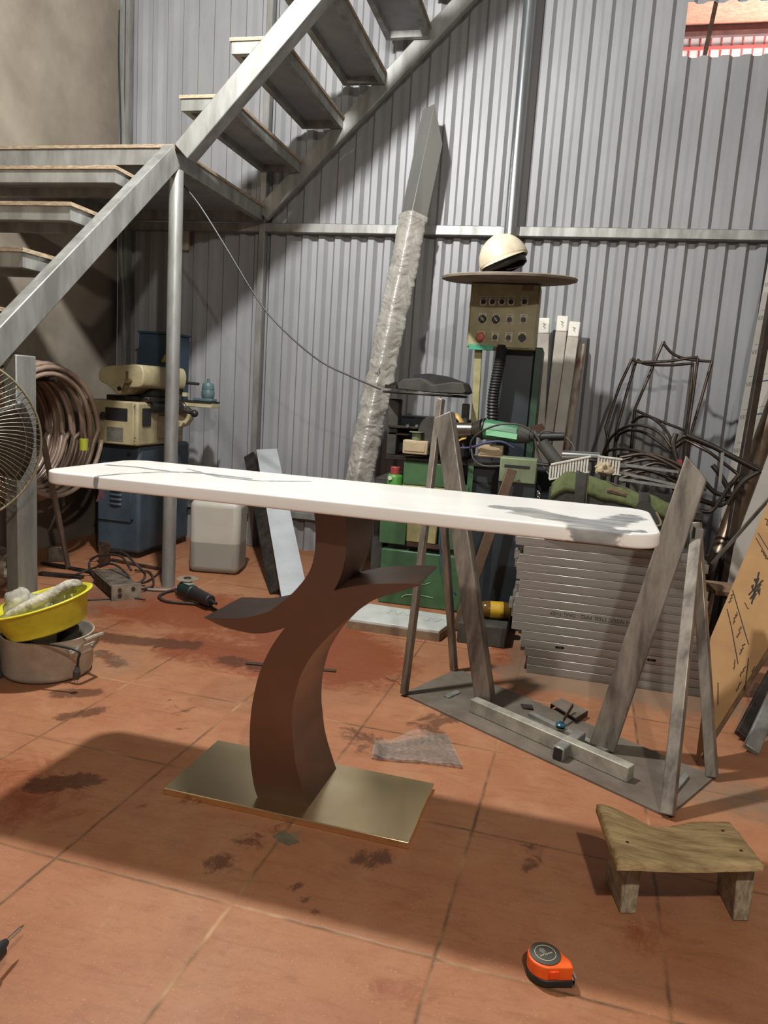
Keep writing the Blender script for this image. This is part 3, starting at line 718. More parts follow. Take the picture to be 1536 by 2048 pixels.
# ================================================================ clear plastic bag on the tiles
def clear_film(name, tint='#d8d2c6', alpha=.28, rough=.12):
    """thin clear plastic: mostly see-through, with a milky share and sharp glints on its creases"""
    m = bpy.data.materials.new(name); m.use_nodes = True; nt = m.node_tree; n = nt.nodes; L = nt.links
    out = n['Material Output']; n.remove(n['Principled BSDF'])
    tr = n.new('ShaderNodeBsdfTransparent'); df = n.new('ShaderNodeBsdfDiffuse'); gl = n.new('ShaderNodeBsdfGlossy')
    df.inputs['Color'].default_value = lin(tint); gl.inputs['Roughness'].default_value = rough
    nz = n.new('ShaderNodeTexNoise'); nz.inputs['Scale'].default_value = 55; nz.inputs['Detail'].default_value = 6; nz.inputs['Distortion'].default_value = 1.6
    tc = n.new('ShaderNodeTexCoord'); L.new(tc.outputs['Object'], nz.inputs['Vector'])
    b_ = n.new('ShaderNodeBump'); b_.inputs['Strength'].default_value = 1.0; b_.inputs['Distance'].default_value = .008
    L.new(nz.outputs['Fac'], b_.inputs['Height']); L.new(b_.outputs['Normal'], gl.inputs['Normal'])
    m1 = n.new('ShaderNodeMixShader'); m1.inputs[0].default_value = alpha; L.new(tr.outputs[0], m1.inputs[1]); L.new(df.outputs[0], m1.inputs[2])
    fr = n.new('ShaderNodeFresnel'); fr.inputs['IOR'].default_value = 1.5; L.new(b_.outputs['Normal'], fr.inputs['Normal'])
    m2 = n.new('ShaderNodeMixShader'); L.new(fr.outputs[0], m2.inputs[0]); L.new(m1.outputs[0], m2.inputs[1]); L.new(gl.outputs[0], m2.inputs[2])
    L.new(m2.outputs[0], out.inputs['Surface']); return m
FILM = clear_film('clear_plastic', '#d8d2c6', .13, .08)
Q = [at(742,1518,z=.002), at(925,1536,z=.002), at(895,1470,z=.002), at(750,1485,z=.002)]
def bag_f(s, t):
    p = Q[0].lerp(Q[1], s).lerp(Q[3].lerp(Q[2], s), t)
    h = .007+.007*noise.noise(V(s*4,t*4,2))+.006*abs(noise.noise(V(s*11,t*9,7)))+.02*math.exp(-((s-.55)**2/.05+(t-.95)**2/.02))+.022*math.exp(-((s-.04)**2/.004+(t-.3)**2/.1))
    p = p+(Q[3]-Q[0])*(.14*noise.noise(V(s*2.5,t*.5,9)))*(1 if t>.5 else .3)
    return p+V(0,0,h)
b = MB(); b.grid(bag_f, 60, 40); b.grid(lambda s,t: bag_f(s,t)*1.0-V(0,0,max(bag_f(s,t).z-.0025,0)*.85), 40, 26)
tag(b.build('plastic_bag', FILM, sharp=180, norm=False), 'clear crumpled plastic bag lying flat on the tiles behind the table base', 'plastic bag')

# ================================================================ small things on the floor
FLATBAR = mat('dusty_flat_bar', '#5d4a3e', '#463730', rough=.6, metal=.4, scale=20)
def floor_bar(name, label, cat, p, q, w, h, M_=FLATBAR, z=0.0):
    a, c = at(*p, z=z), at(*q, z=z); b = MB(); b.beam(a+V(0,0,h/2+.0005), c+V(0,0,h/2+.0005), w, h); return tag(b.build(name, M_, bevel=.0006), label, cat)
floor_bar('flat_bar', 'thin dark flat bar lying on the tiles behind the table pedestal', 'metal bar', (492,1327), (672,1343), .022, .004)
b = MB(); b.pipe(catmull([at(772,1354,z=.004), at(784,1358,z=.008), at(796,1362,z=.004), at(806,1374,z=.004)], 6), .0018, n=6); b.pipe(catmull([at(784,1358,z=.008), at(793,1351,z=.012), at(800,1352,z=.004)], 6), .0012, n=6)
tag(b.build('wood_splinter', mat('dry_wood','#9b7a55',rough=.8)), 'thin bent splinter beside the left front leg of the rack', 'splinter')
slab_piece('tape_scrap', 'torn grey paper scrap stuck to the tiles in front of the table base', 'scrap', [(545,1672),(575,1692),(600,1684),(568,1660)], .0004, .0006, mat('grey_paper','#6f6751','#5d5642',rough=.9,scale=30))
# cordless drill, only the bit and chuck come into the picture
DR = thing('cordless_drill', 'black drill at the left edge with a pointed steel bit', 'drill', at(-110,1990,z=0))
tip, ch = at(48,1850,z=.05), at(12,1884,z=.055); dd = (ch-tip).normalized()
b = MB(); b.tube(tip, tip+dd*.012, .001, .0035, n=10); b.tube(tip+dd*.012, ch, .0035, n=10); b.build('bit', CHROME, DR)
b = MB(); b.tube(ch, ch+dd*.02, .006, .011, n=16); b.tube(ch+dd*.02, ch+dd*.06, .016, .020, n=24); b.build('chuck', BLACK, DR)
body0 = ch+dd*.06
b = MB(); b.tube(body0, body0+dd*.14, .032, .030, n=24); b.build('motor_housing', DUSTBLACK, DR, bevel=.006, seg=2)
hp = body0+dd*.10; b = MB(); b.beam(hp, V(hp.x-.02, hp.y-.01, .05), .035, .045, (1,0,0)); b.build('handle', BLACK, DR, bevel=.008, seg=2)
b = MB(); b.box((hp.x-.075,hp.y-.05,0.0),(hp.x+.035,hp.y+.03,.05)); b.build('battery', BLACK, DR, bevel=.006, seg=2)

# ================================================================ pot and basin on the left
ALU = mat('old_aluminium', '#bdb6a8', '#9d9587', rough=.42, metal=.25, scale=9, detail=8, rough2=.55)
PC = V(-1.615, 2.11, 0); PR = .143; PHT = .142
pot = thing('cooking_pot', 'dented aluminium pot full of black tools under the yellow basin', 'pot', PC)
b = MB(); b.lathe([(.001,.001),(PR-.02,.0),(PR-.006,.006),(PR,.02),(PR+.002,PHT-.004),(PR+.005,PHT),(PR+.001,PHT+.001),(PR-.004,PHT-.006),(PR-.006,.03),(PR-.02,.012),(.001,.012)], PC, n=64, caps=False)
b.build('pot_body', ALU, pot, sharp=50)
for a in (-8, 172):
    dx = V(math.cos(math.radians(a)), math.sin(math.radians(a)), 0); dy = V(-dx.y, dx.x, 0)
    b = MB()
    for s_ in (-1, 1): b.pipe([PC+dx*(PR)+dy*.045*s_+V(0,0,.105), PC+dx*(PR+.012)+dy*.043*s_+V(0,0,.10), PC+dx*(PR+.035)+dy*.04*s_+V(0,0,.125), PC+dx*(PR+.052)+dy*.036*s_+V(0,0,.152)], .0055, n=8)
    b.pipe([PC+dx*(PR+.052)+dy*.04+V(0,0,.152), PC+dx*(PR+.054)+V(0,0,.154), PC+dx*(PR+.052)-dy*.04+V(0,0,.152)], .0075, n=8)
    h = b.build('handle', mat('pale_metal','#b9b39f','#8c8673',rough=.5,metal=.4,scale=25), pot)
    b = MB(); b.obox(PC+dx*(PR+.004)+V(0,0,.10), (dx,dy,(0,0,1)), (.003,.055,.012)); b.build('handle_plate', ALU, h)
# tools in the pot
gr = thing('old_grinder', 'black angle grinder standing in the aluminium pot at the right', 'grinder', PC+V(.06,.02,.013))
b = MB(); b.tube(PC+V(.05,.03,.014), PC+V(.065,.02,.16), .036, .034, n=20); b.build('motor_body', DUSTBLACK, gr, bevel=.004)
b = MB(); b.tube(PC+V(.065,.02,.16), PC+V(.066,.02,.175), .028, .024, n=20); b.build('end_cap', BLACK, gr)
tt = thing('black_tool_handle', 'dark ribbed tool handle lying across the pot under the basin', 'tool', PC+V(-.06,-.06,.013))
b = MB(); b.pipe(catmull([PC+V(-.10,-.07,.125), PC+V(-.05,-.085,.128), PC+V(.01,-.09,.128)],6), .012, n=12); b.build('handle_grip', DUSTBLACK, tt)
b = MB(); b.pipe([PC+V(-.10,-.07,.125), PC+V(-.115,-.02,.07), PC+V(-.06,-.0,.016)], .014, n=12); b.build('handle_shank', BLACK, tt)
bt = thing('bottle_neck', 'small clear bottle poking out of the pot below the basin', 'bottle', PC+V(.015,-.1,.013))
b = MB(); b.lathe([(.001,.0),(.02,.002),(.02,.08),(.009,.105),(.009,.125),(.001,.126)], PC+V(.01,-.09,.0125), axis=(.15,-.15,1), n=20); b.build('bottle_body', clear_film('cloudy_glass','#8e8f88',.6,.2), bt)
pl = thing('power_plug', 'black cable with a plug hanging over the front of the pot', 'plug', at(150,1345,y=1.99))
pf = lambda u, v, y: at(u, v, y=y)
b = MB(); b.pipe(catmull([PC+V(.0,-.07,.13), PC+V(.03,-.10,.147), PC+V(.058,-.137,.152), pf(152,1300,1.985), pf(156,1320,1.985), pf(155,1334,1.985)],7), .0042, n=8); b.build('cable', BLACK, pl)
b = MB(); p, q = pf(155,1332,1.985), pf(152,1358,1.98); b.tube(p, p.lerp(q,.4), .006, .010, n=12); b.tube(p.lerp(q,.4), q, .012, .010, n=12); b.build('plug_body', DUSTBLACK, pl)
b = MB(); 
for s_ in (-1,1): b.tube(q+V(s_*.005,0,0), q+V(s_*.005,0,-.014), .002, n=8)
b.build('plug_pin', CHROME, pl)
# basin
YEL = mat('yellow_plastic', '#d6d038', '#b3ad2a', rough=.5, scale=10, detail=8, contrast=(.4,.75), bump=.05)
BC = at(92,1240,y=2.085); tilt = math.radians(-15); bax = V(math.sin(tilt), -.10, math.cos(tilt)).normalized()
bs = thing('yellow_basin', 'dirty yellow plastic basin of tools tilted on top of the pot', 'basin', BC)
RB = .160
b = MB(); b.lathe([(.001,-.028),(.115,-.028),(.126,-.022),(.131,-.002),(.1325,-.0005),(.137,.014),(.1385,.0155),(.1425,.032),(.1435,.033),(RB-.008,.060),(RB,.066),(RB+.008,.067),(RB+.010,.070),(RB+.004,.0735),(RB-.008,.070),(RB-.022,.034),(.127,-.016),(.001,-.020)], BC, axis=bax, n=64, caps=False)
b.build('basin_body', YEL, bs, sharp=40)
sd, u_ = MB().frame_of(bax, (0,1,0)); 
bx = V(1,0,0)-bax*bax.x; bx.normalize(); by = bax.cross(bx)
def inb(x, y, z): return BC+bx*x+by*y+bax*z
tr = thing('plaster_float', 'long white paint-crusted hand float lying in the yellow basin', 'trowel', inb(-.05,-.03,-.018))
WHITEPAINT = mat('crusted_white', '#d2ccb8', '#6f6656', rough=.8, scale=24, detail=9, contrast=(.45,.7), bump=.4)
b = MB(); b.pipe(catmull([inb(-.115,-.085,.012), inb(-.06,-.085,.052), inb(.0,-.06,.072), inb(.06,-.02,.085), inb(.11,.03,.098)],7), .013, n=12, r_end=.022); b.build('float_back', WHITEPAINT, tr)
b = MB(); b.sphere(inb(.115,.04,.098), .026, 16, 10, (1.1,1,.6)); b.build('float_head', WHITEPAINT, tr)
cg = thing('plastic_bottle', 'crumpled clear plastic bottle in the left of the yellow basin', 'bottle', inb(-.09,.0,-.02))
def crump(c, r, seed, sc=(1,1,1), amp=.35):
    b = MB(); b.sphere((0,0,0), r, 28, 20, sc)
    for v in b.bm.verts:
        n_ = noise.noise(v.co/r*1.7+V(seed,0,0)); n2 = abs(noise.noise(v.co/r*4+V(0,seed,0)))
        v.co = V(c)+v.co*(1+amp*n_-.25*n2)
    return b
FILM2 = clear_film('crumpled_film', '#dcd8cc', .45, .12)
b = crump(inb(-.085,-.005,.070), .048, 3.1, (1,.9,1.1)); b.build('bottle_body', FILM2, cg, sharp=180)
b = crump(inb(-.075,.02,.02), .05, 5.1, (1,.9,.8)); b.build('bottle_base', FILM2, cg, sharp=180)
cb = thing('plastic_wrapper', 'clear crinkled wrapper in the middle of the yellow basin', 'plastic bag', inb(-.02,.02,-.02))
b = crump(inb(-.025,.015,.045), .045, 8.4, (1.2,1,.9), .5); b.build('wrapper_film', FILM2, cb, sharp=180)
gd = thing('slotted_scraper', 'pale slotted plastic scraper lying in the yellow basin', 'scraper', inb(.03,.05,-.02))
WP = mat('off_white_plastic','#d7d3c8','#bdb8aa',rough=.55,scale=20)
b = MB()
for k in range(6): b.obox(inb(.0+k*.016,.035+k*.008,.066+k*.003), (bx+by*.45,by-bx*.45,bax), (.003,.022,.004))
b.obox(inb(.045,.075,.075), (bx+by*.45,by-bx*.45,bax), (.05,.006,.005)); b.obox(inb(.06,.033,.070), (bx+by*.45,by-bx*.45,bax), (.05,.005,.005)); b.build('scraper_grid', WP, gd)
b = MB(); b.obox(inb(.02,.08,.03), (bx,by,bax), (.03,.02,.045)); b.build('scraper_grip', WP, gd, bevel=.004)

# ================================================================ pedestal fan at the left edge
FC = at(-104, 879, y=1.93); fa = (EYE-FC); fa.z = 0; fa.normalize(); fa = (fa+V(.12,0,0)).normalized(); FR_ = 172*((FC-EYE).dot(AX[2]))/F_PX
fs, fu = V(-fa.y, fa.x, 0), V(0,0,1)
fn = thing('pedestal_fan', 'round wire grille fan cut off by the left edge of the picture', 'fan', V(FC.x, FC.y, 0))
WIRE = mat('fan_wire', '#8c8675', '#5e594d', rough=.45, metal=.5, scale=20)
def fan_grille(sign, depth, name):
    b = MB(); n = 88
    for i in range(n):
        a = 2*math.pi*i/n; pts = []
        for k in range(9):
            t = k/8; r = .045+(FR_-.045)*t; aa = a+.35*(1-t)*sign
            pts.append(FC+fs*math.cos(aa)*r+fu*math.sin(aa)*r+fa*(sign*depth*math.sqrt(max(0,1-t**2.6))))
        b.pipe(pts, .0011, n=5, caps=False)
    for rr in (.42, .80):
        t = rr; dpt = sign*depth*math.sqrt(1-t**2.6)
        b.pipe([FC+fs*math.cos(2*math.pi*i/72)*FR_*rr+fu*math.sin(2*math.pi*i/72)*FR_*rr+fa*dpt for i in range(72)], .0013, n=5, closed=True)
    return b.build(name, WIRE, fn)
fan_grille(1, .075, 'front_grille'); fan_grille(-1, .06, 'rear_grille')
b = MB(); b.pipe([FC+fs*math.cos(2*math.pi*i/96)*FR_+fu*math.sin(2*math.pi*i/96)*FR_ for i in range(96)], .0042, n=10, closed=True); b.build('rim', mat('fan_rim','#a39a80','#7d755f',rough=.4,metal=.4), fn)
b = MB(); b.tube(FC+fa*.068, FC+fa*.082, .05, n=28); b.build('badge', DUSTBLACK, fn)
b = MB(); b.tube(FC-fa*.16, FC-fa*.03, .07, .06, n=28); b.build('motor', DUSTBLACK, fn, bevel=.01, seg=2)
for k in range(3):
    b = MB()
    def blade(s, t, k=k):
        r = .05+.19*t; a = 2*math.pi*k/3+(s-.5)*(1.5-.35*t); return FC+fs*math.cos(a)*r+fu*math.sin(a)*r+fa*(.012+(s-.5)*.05)
    b.grid(blade, 10, 8); ob = b.build('blade', mat('fan_blade','#34312d',rough=.4), fn, norm=False); md = ob.modifiers.new('thickness','SOLIDIFY'); md.thickness = .002
b = MB(); b.tube(V(FC.x,FC.y,.02)-fa*.10, V(FC.x,FC.y,FC.z-.02)-fa*.10, .018, n=18); b.build('pole', DARKSTEEL, fn)
b = MB(); b.lathe([(.001,0),(.2,0),(.2,.012),(.05,.03),(.02,.05)], V(FC.x,FC.y,0)-fa*.10, n=40); b.build('base', DUSTBLACK, fn)

# ================================================================ grinding machine under the stairs
bm_ = thing('grinding_machine', 'old blue and cream tool grinding machine under the stair landing', 'machine', (-2.33, 3.9, 0))
b = MB(); b.box((-2.485,3.66,0.03),(-2.215,4.22,.635)); b.build('cabinet', BLUE, bm_, bevel=.02, seg=3)
b = MB(); b.box((-2.46,3.68,0),(-2.24,4.20,.03)); b.build('plinth', DARKSTEEL, bm_)
def fq(u, v, y=3.655): return at(u, v, y=y)
dA, dB = fq(190,980), fq(272,1053)
b = MB(); b.box((-2.468,3.650,.205),(-2.262,3.659,.50)); dr = b.build('vent_door', BLUE, bm_, bevel=.004)
for k in range(6):
    z = .29+k*.026; b = MB(); b.grid(lambda s,t: V(-2.395+.075*s, 3.6495-.012*math.sin(math.pi*t)*math.sin(math.pi*min(1,max(0,s*1.0)))**.4, z+.02*t), 12, 6); b.build('louvre', BLUE, dr, norm=False)
b = MB(); b.box((-2.262,3.648,.225),(-2.248,3.659,.27)); b.build('hinge', BLUE, dr)
b = MB(); b.prism([fq(192,1003,3.649),fq(200,980,3.649),fq(207,980,3.649),fq(208,998,3.649),fq(203,998,3.649),fq(202,990,3.649),fq(197,1003,3.649)], (0,-.0006,0)); b.build('red_marking', mat('faded_red','#6e3f46',rough=.7), dr)
for u, v in ((199,904),(258,909)):
    b = MB(); b.tube(fq(u,v,3.66), fq(u,v,3.66)+V(0,-.006,0), .010, n=14); b.build('bolt', DARKSTEEL, bm_)
# cream head
b = MB(); b.box((-2.522,3.60,.636),(-2.195,4.10,.872)); b.build('head', CREAM, bm_, bevel=.012, seg=2)
b = MB(); b.box((-2.524,3.588,.640),(-2.215,3.601,.868)); fp_ = b.build('front_panel', CREAM, bm_, bevel=.005, seg=2)
def on(u0, v0, u1, v1, y, d, name, M_, par):
    a, c = at(u0,v0,y=y), at(u1,v1,y=y); b = MB(); b.box((a.x,y-d,c.z),(c.x,y,a.z)); return b.build(name, M_, par)
on(211,814,255,843,3.588,.002,'dark_window',BLACK,fp_); on(214,853,246,884,3.588,.0015,'grey_plate',mat('grey_label','#6d6a5f','#5b584e',rough=.7,scale=30),fp_)
b = MB(); p = at(213,830,y=3.586); b.tube(p, p+V(0,-.03,0), .013, n=16); b.tube(p+V(0,-.03,0), p+V(0,-.035,0), .018, n=16); b.build('dial', BLACK, fp_)
for u, v in ((269,813),(184,826),(270,876),(186,880)):
    b = MB(); p = at(u,v,y=3.588); b.tube(p, p+V(0,-.0015,0), .004, n=10); b.build('screw', BLACK, fp_)
# right flank details of the head
b = MB(); b.box((-2.196,3.64,.745),(-2.188,3.72,.84)); b.build('side_window', BLACK, bm_)
b = MB(); b.box((-2.194,3.80,.67),(-2.18,3.95,.80)); b.build('side_cover', CREAM, bm_, bevel=.004)
b = MB(); b.tube((-2.19,3.72,.845),(-2.13,3.95,.845),.028,n=18); b.build('dark_spindle', BLACK, bm_)
# tilting cream arm above
prof = [(197,748),(202,737),(214,732),(240,730),(276,729),(285,738),(287,752),(284,769),(276,775),(256,776),(246,783),(234,789),(226,780),(212,769),(200,762)]
pp = [at(u, v, y=3.60) for u, v in prof]; pp = catmull(pp, 3, True)
b = MB(); b.prism(pp, (.075,.33,0)); arm = b.build('wheel_guard', CREAM, bm_, bevel=.006, seg=2)
b = MB(); p = at(260,762,y=3.60); b.tube(p, p+V(0,-.03,0), .014, n=16); b.beam(p+V(0,-.025,0), at(254,742,y=3.57), .012, .006, (0,1,0)); b.beam(p+V(0,-.02,0), at(247,783,y=3.585), .026, .008, (0,1,0)); b.build('clamp_lever', mat('tarnished_brass','#756447','#51442f',rough=.5,metal=.5), arm)
b = MB(); p = at(239,777,y=3.60); b.tube(p, p+V(0,-.004,0), .012, n=14); b.build('pivot_bolt', DARKSTEEL, arm)
b = MB(); b.box((-2.44,3.68,.872),(-2.18,4.05,.90)); b.build('slide', DARKSTEEL, bm_, bevel=.004)
b = MB(); b.box((-2.36,3.75,.90),(-2.20,4.0,.945)); b.build('saddle', DUSTBLACK, bm_, bevel=.006)
# blue column at the back
a, c = at(292,668,y=4.1), at(345,790,y=4.1)
b = MB(); b.box((a.x,4.02,.87),(c.x+.02,4.26,a.z)); col_ = b.build('column', mat('dark_blue_enamel','#33485a','#2a3a48',rough=.55,scale=6), bm_, bevel=.006)
b = MB(); b.box((a.x-.004,4.015,a.z),(c.x+.024,4.265,a.z+.012)); b.build('column_lid', mat('dark_blue_enamel','#33485a'), col_)
b = MB(); q = [at(322,724,y=4.018), at(330,708,y=4.018), at(336,724,y=4.018)]; b.prism(q, (0,-.001,0)); b.build('warning_sign', mat('warning_yellow','#b5a42c',rough=.6), col_)
# cross slide that reaches past the round post
y = 3.95
a, c = at(352,806,y=y), at(431,815,y=y)
b = MB(); b.box((-2.2,3.90,c.z-.004),(c.x,4.0,c.z+.022)); arm2 = b.build('cross_slide', mat('pale_cream','#b8b08f','#9c9474',rough=.5), bm_, bevel=.003)
b = MB(); b.box((-2.18,3.895,c.z+.022),(c.x,4.005,c.z+.031)); b.build('slide_top', DARKSTEEL, arm2)
vz = c.z+.031; p = at(416,790,y=3.95); p.z = vz
VT = mat('teal_grey_paint','#5b7477','#475a5c',rough=.45)
b = MB(); b.box((p.x-.075,3.915,vz),(p.x+.04,3.985,vz+.016)); b.build('vice_base', VT, arm2, bevel=.003)
b = MB(); b.lathe([(.030,.0),(.036,.01),(.037,.035),(.033,.05),(.035,.052),(.035,.06),(.033,.062),(.034,.07),(.028,.085),(.012,.09),(.008,.095),(.008,.11),(.003,.113)], p+V(0,0,.016), n=28); b.build('vice_post', VT, arm2)
b = MB(); b.tube(at(352,764,y=y), at(398,768,y=y), .008, n=12); b.build('index_rod', BLACK, arm2)
b = MB(); q = at(360,775,y=y); b.tube(V(q.x,y,vz), V(q.x,y,q.z+.04), .020, .016, n=16); b.box((q.x-.02,y-.02,q.z+.03),(q.x+.0,y+.02,q.z+.05)); b.build('clamp_post', DARKSTEEL, arm2)
b = MB(); q = at(372,788,y=3.92); b.box((q.x-.012,3.90,q.z-.014),(q.x+.014,3.935,q.z+.008)); b.build('stop_block', mat('pale_cream','#b8b08f'), arm2)
b = MB(); q = at(363,815,y=3.89); b.tube(q+V(0,.03,0), q, .032, n=24); b.tube(q, q+V(0,-.004,0), .026, .022, n=24); b.build('hand_dial', CHROME, arm2)
b = MB(); b.tube(at(366,822,y=3.86), at(386,827,y=3.85), .009, n=10); b.build('lever', BLACK, arm2)
b = MB(); b.sphere(at(389,827,y=3.85), .021, 18, 12); b.build('lever_ball', BLACK, arm2)
q = [at(u, v, y=3.93) for u, v in ((352,822),(372,816),(379,826),(378,838),(370,850),(358,855),(352,854))]
b = MB(); b.prism(q, (0,.06,0)); b.build('lower_bracket', mat('pale_cream','#b8b08f'), arm2, bevel=.004)
b = MB(); q = at(362,852,y=3.95); b.beam(V(-2.19,3.95,q.z+.02), q, .05, .05); b.build('support_arm', CREAM, bm_)

# jerrycan
def jug_mat():
    m = mat('milky_plastic', '#b8b4a8', '#aca79a', rough=.45, scale=6)
    nt = m.node_tree; n = nt.nodes; L = nt.links; p = n['Principled BSDF']
    src = p.inputs['Base Color'].links[0].from_socket
    tc = n.new('ShaderNodeTexCoord'); sx = n.new('ShaderNodeSeparateXYZ'); L.new(tc.outputs['Object'], sx.inputs[0])
    r = n.new('ShaderNodeMapRange'); r.inputs['From Min'].default_value = .168; r.inputs['From Max'].default_value = .164; L.new(sx.outputs['Z'], r.inputs['Value'])
    mx = n.new('ShaderNodeMix'); mx.data_type = 'RGBA'; L.new(r.outputs[0], mx.inputs[0]); L.new(src, mx.inputs[6]); mx.inputs[7].default_value = lin('#8f8c82')
    L.new(mx.outputs[2], p.inputs['Base Color']); p.inputs['Subsurface Weight'].default_value = .25; p.inputs['Subsurface Radius'].default_value = (.02,.02,.02)
    return m
jc = V(-1.735, 3.655, 0); jx = V(math.cos(.18), math.sin(.18), 0); jy = V(-jx.y, jx.x, 0)
jg = thing('jerrycan', 'white plastic jerrycan half full of grey liquid behind the round post', 'jerrycan', jc)
b = MB(); b.obox(jc+V(0,0,.195), (jx,jy,(0,0,1)), (.135,.10,.195)); b.build('can_body', jug_mat(), jg, bevel=.035, seg=4)
b = MB(); b.tube(jc-jx*.085+V(0,0,.385), jc-jx*.085+V(0,0,.425), .03, n=24); b.build('cap', mat('faded_red_cap','#a3505a',rough=.5), jg)
b = MB(); b.pipe(catmull([jc-jx*.03+V(0,0,.385), jc-jx*.02+V(0,0,.42), jc+jx*.06+V(0,0,.42), jc+jx*.075+V(0,0,.385)],6), .012, n=10); b.build('handle', mat('milky_plastic','#c9c6bd'), jg)

# hose coil against the left wall
hc = V(-2.62, 3.26, .70)
HOSE = mat('cloudy_pink_hose', '#a48f7e', '#7f6a5b', rough=.3, scale=6, spec=.7)
ht = thing('hose_coil', 'thick coil of cloudy beige hose against the cement wall beside the fan', 'hose', (hc.x, hc.y, .38))
pts = []; loops = 17
for i in range(loops*40):
    t = i/40; a = 2*math.pi*t; k = int(t)
    R = .292+.022*math.sin(k*2.4)+.006*math.sin(a*.5+k); x = -.16+.34*t/loops+.012*math.sin(a+k*1.7)
    droop = .02*math.sin(k*3.1)
    pts.append(hc+V(x+.05*math.cos(a), R*math.cos(a)*.95, R*math.sin(a)*1.08-(droop if math.sin(a) < 0 else 0)))
b = MB(); b.pipe(pts, .0125, n=8); b.build('hose', HOSE, ht, sharp=180)
b = MB(); p = at(167,889,y=3.06); b.tube(p+V(0,-.0,.026), p+V(.0,.0,-.026), .019, n=16); b.build('hose_connector', mat('lime_plastic','#a6a92f','#8c8f24',rough=.5), ht)
b = MB(); b.pipe([hc+V(-.17+.34*i/24, .02*math.sin(i*2.2), .328+.012*math.sin(i*1.3)) for i in range(25)], .006, n=6); b.build('tie_wire', mat('amber_tie','#c58a35','#8f6424',rough=.3), ht)
b = MB(); b.tube((XL+.001,3.26,.955),(-2.44,3.26,.965),.012,n=10); b.build('wall_peg', DARKSTEEL, ht)

# flat bar leaning on the left wall in front of the coil
b = MB(); b.beam(at(137,1138,z=0)+V(0,0,.002), at(86,880,x=-2.33)+V(0,.0,0), .03, .012, (1,0,0))
tag(b.build('timber_strip', mat('grey_brown_timber','#6f5f50','#54473c',rough=.8,scale=14), bevel=.001), 'thin dusty wooden strip leaning in front of the hose coil', 'wooden strip')

# wall socket and hanging cable
p = at(362,478,y=4.30); t = thing('junction_box', 'cream junction box on the back wall behind the round post', 'electrical box', p)
b = MB(); b.box((p.x-.036,4.315,p.z-.062),(p.x+.036,4.352,p.z+.062)); b.build('box_body', mat('cream_plastic','#a9a393','#98917f',rough=.6), t, bevel=.012, seg=3)
b = MB(); b.tube((p.x,4.335,p.z+.06),(p.x,4.335,p.z+.40),.009,n=10); b.build('conduit', mat('cream_plastic','#a9a393'), t)
cp = [at(362,365,y=3.35), at(400,412,y=3.36), at(455,500,y=3.38), at(520,606,y=3.40), at(575,668,y=3.41), at(640,722,y=3.43), at(700,752,y=3.45), at(762,779,y=3.47)]
b = MB(); b.pipe(catmull(cp, 8), .0042, n=7); tag(b.build('hanging_cable', BLACK), 'thin black cable hanging from the stair landing across to the green machine', 'cable')

# junk on the floor at the left
DIRTYALU = mat('dirty_aluminium','#7f7466','#54483c',rough=.6,metal=.4,scale=20,detail=8)
p0, p1 = at(212,1146,z=.045), at(252,1180,z=.045)
mb = thing('finned_motor_block', 'dirty finned aluminium motor block lying among cables on the tiles', 'motor', V((p0.x+p1.x)/2,(p0.y+p1.y)/2,0))
dd = (p1-p0); dd.z = 0; L_ = dd.length; dd.normalize(); sd_ = V(-dd.y, dd.x, 0)
b = MB(); b.obox(V((p0.x+p1.x)/2,(p0.y+p1.y)/2,.034), (dd,sd_,(0,0,1)), (L_/2,.055,.032)); b.build('block', DIRTYALU, mb, bevel=.004)
for k in range(6):
    for s_ in (1,-1):
        b = MB(); b.obox(V((p0.x+p1.x)/2,(p0.y+p1.y)/2,.012+k*.0095)+sd_*s_*.057, (dd,sd_,(0,0,1)), (L_/2*.96,.004,.002)); b.build('fin', DIRTYALU, mb)
e_ = V(p1.x,p1.y,.036)+dd*.004
b = MB(); b.obox(e_, (dd,sd_,(0,0,1)), (.004,.066,.036)); ep = b.build('end_plate', mat('pale_end_plate','#9b9180','#7b705f',rough=.6,metal=.3,scale=24), mb)
for a_, z in ((-.03,.05),(-.03,.025),(.03,.05)):
    b = MB(); b.tube(e_+dd*.004+sd_*a_+V(0,0,z-.036), e_+dd*.007+sd_*a_+V(0,0,z-.036), .009, n=12); b.build('port', RUST, ep)
CABLE = mat('grey_brown_cable','#3a342f','#2a2522',rough=.6,scale=20)
def cable(pts, r, label, M_=CABLE, n=8):
    b = MB(); b.pipe(catmull(pts, n), r, n=7); return tag(b.build('cable', M_, sharp=180), label, 'cable')
def fz(l): return [at(u, v, z=z) for u, v, z in l]
cable(fz([(180,1120,.01),(210,1105,.06),(245,1105,.10),(268,1125,.12),(290,1150,.06),(272,1168,.02),(230,1172,.008),(195,1160,.008),(178,1130,.03),(195,1112,.08),(240,1112,.11),(262,1140,.09)]), .006, 'tangled dark cable looped over the finned motor block')
cable(fz([(150,1150,.01),(190,1135,.05),(225,1128,.10),(256,1150,.08),(268,1176,.03),(305,1172,.008),(300,1145,.01),(270,1140,.012)]), .0055, 'second dark cable snaking round the right end of the motor block')
cable(fz([(326,1120,.03),(322,1140,.01),(295,1162,.008),(268,1165,.01),(255,1150,.06)]), .0045, 'thin cable running from the motor block to the foot of the round post')
cable(fz([(272,1174,.008),(300,1179,.008),(345,1180,.008),(354,1175,.03)]), .007, 'pale conduit lying on the tiles in front of the round post', mat('pale_conduit','#8f8578','#7a7063',rough=.6))
cable(fz([(170,1200,.004),(215,1198,.004),(262,1196,.004),(290,1199,.004)]), .004, 'dark cable lying straight on the tiles in front of the motor block')
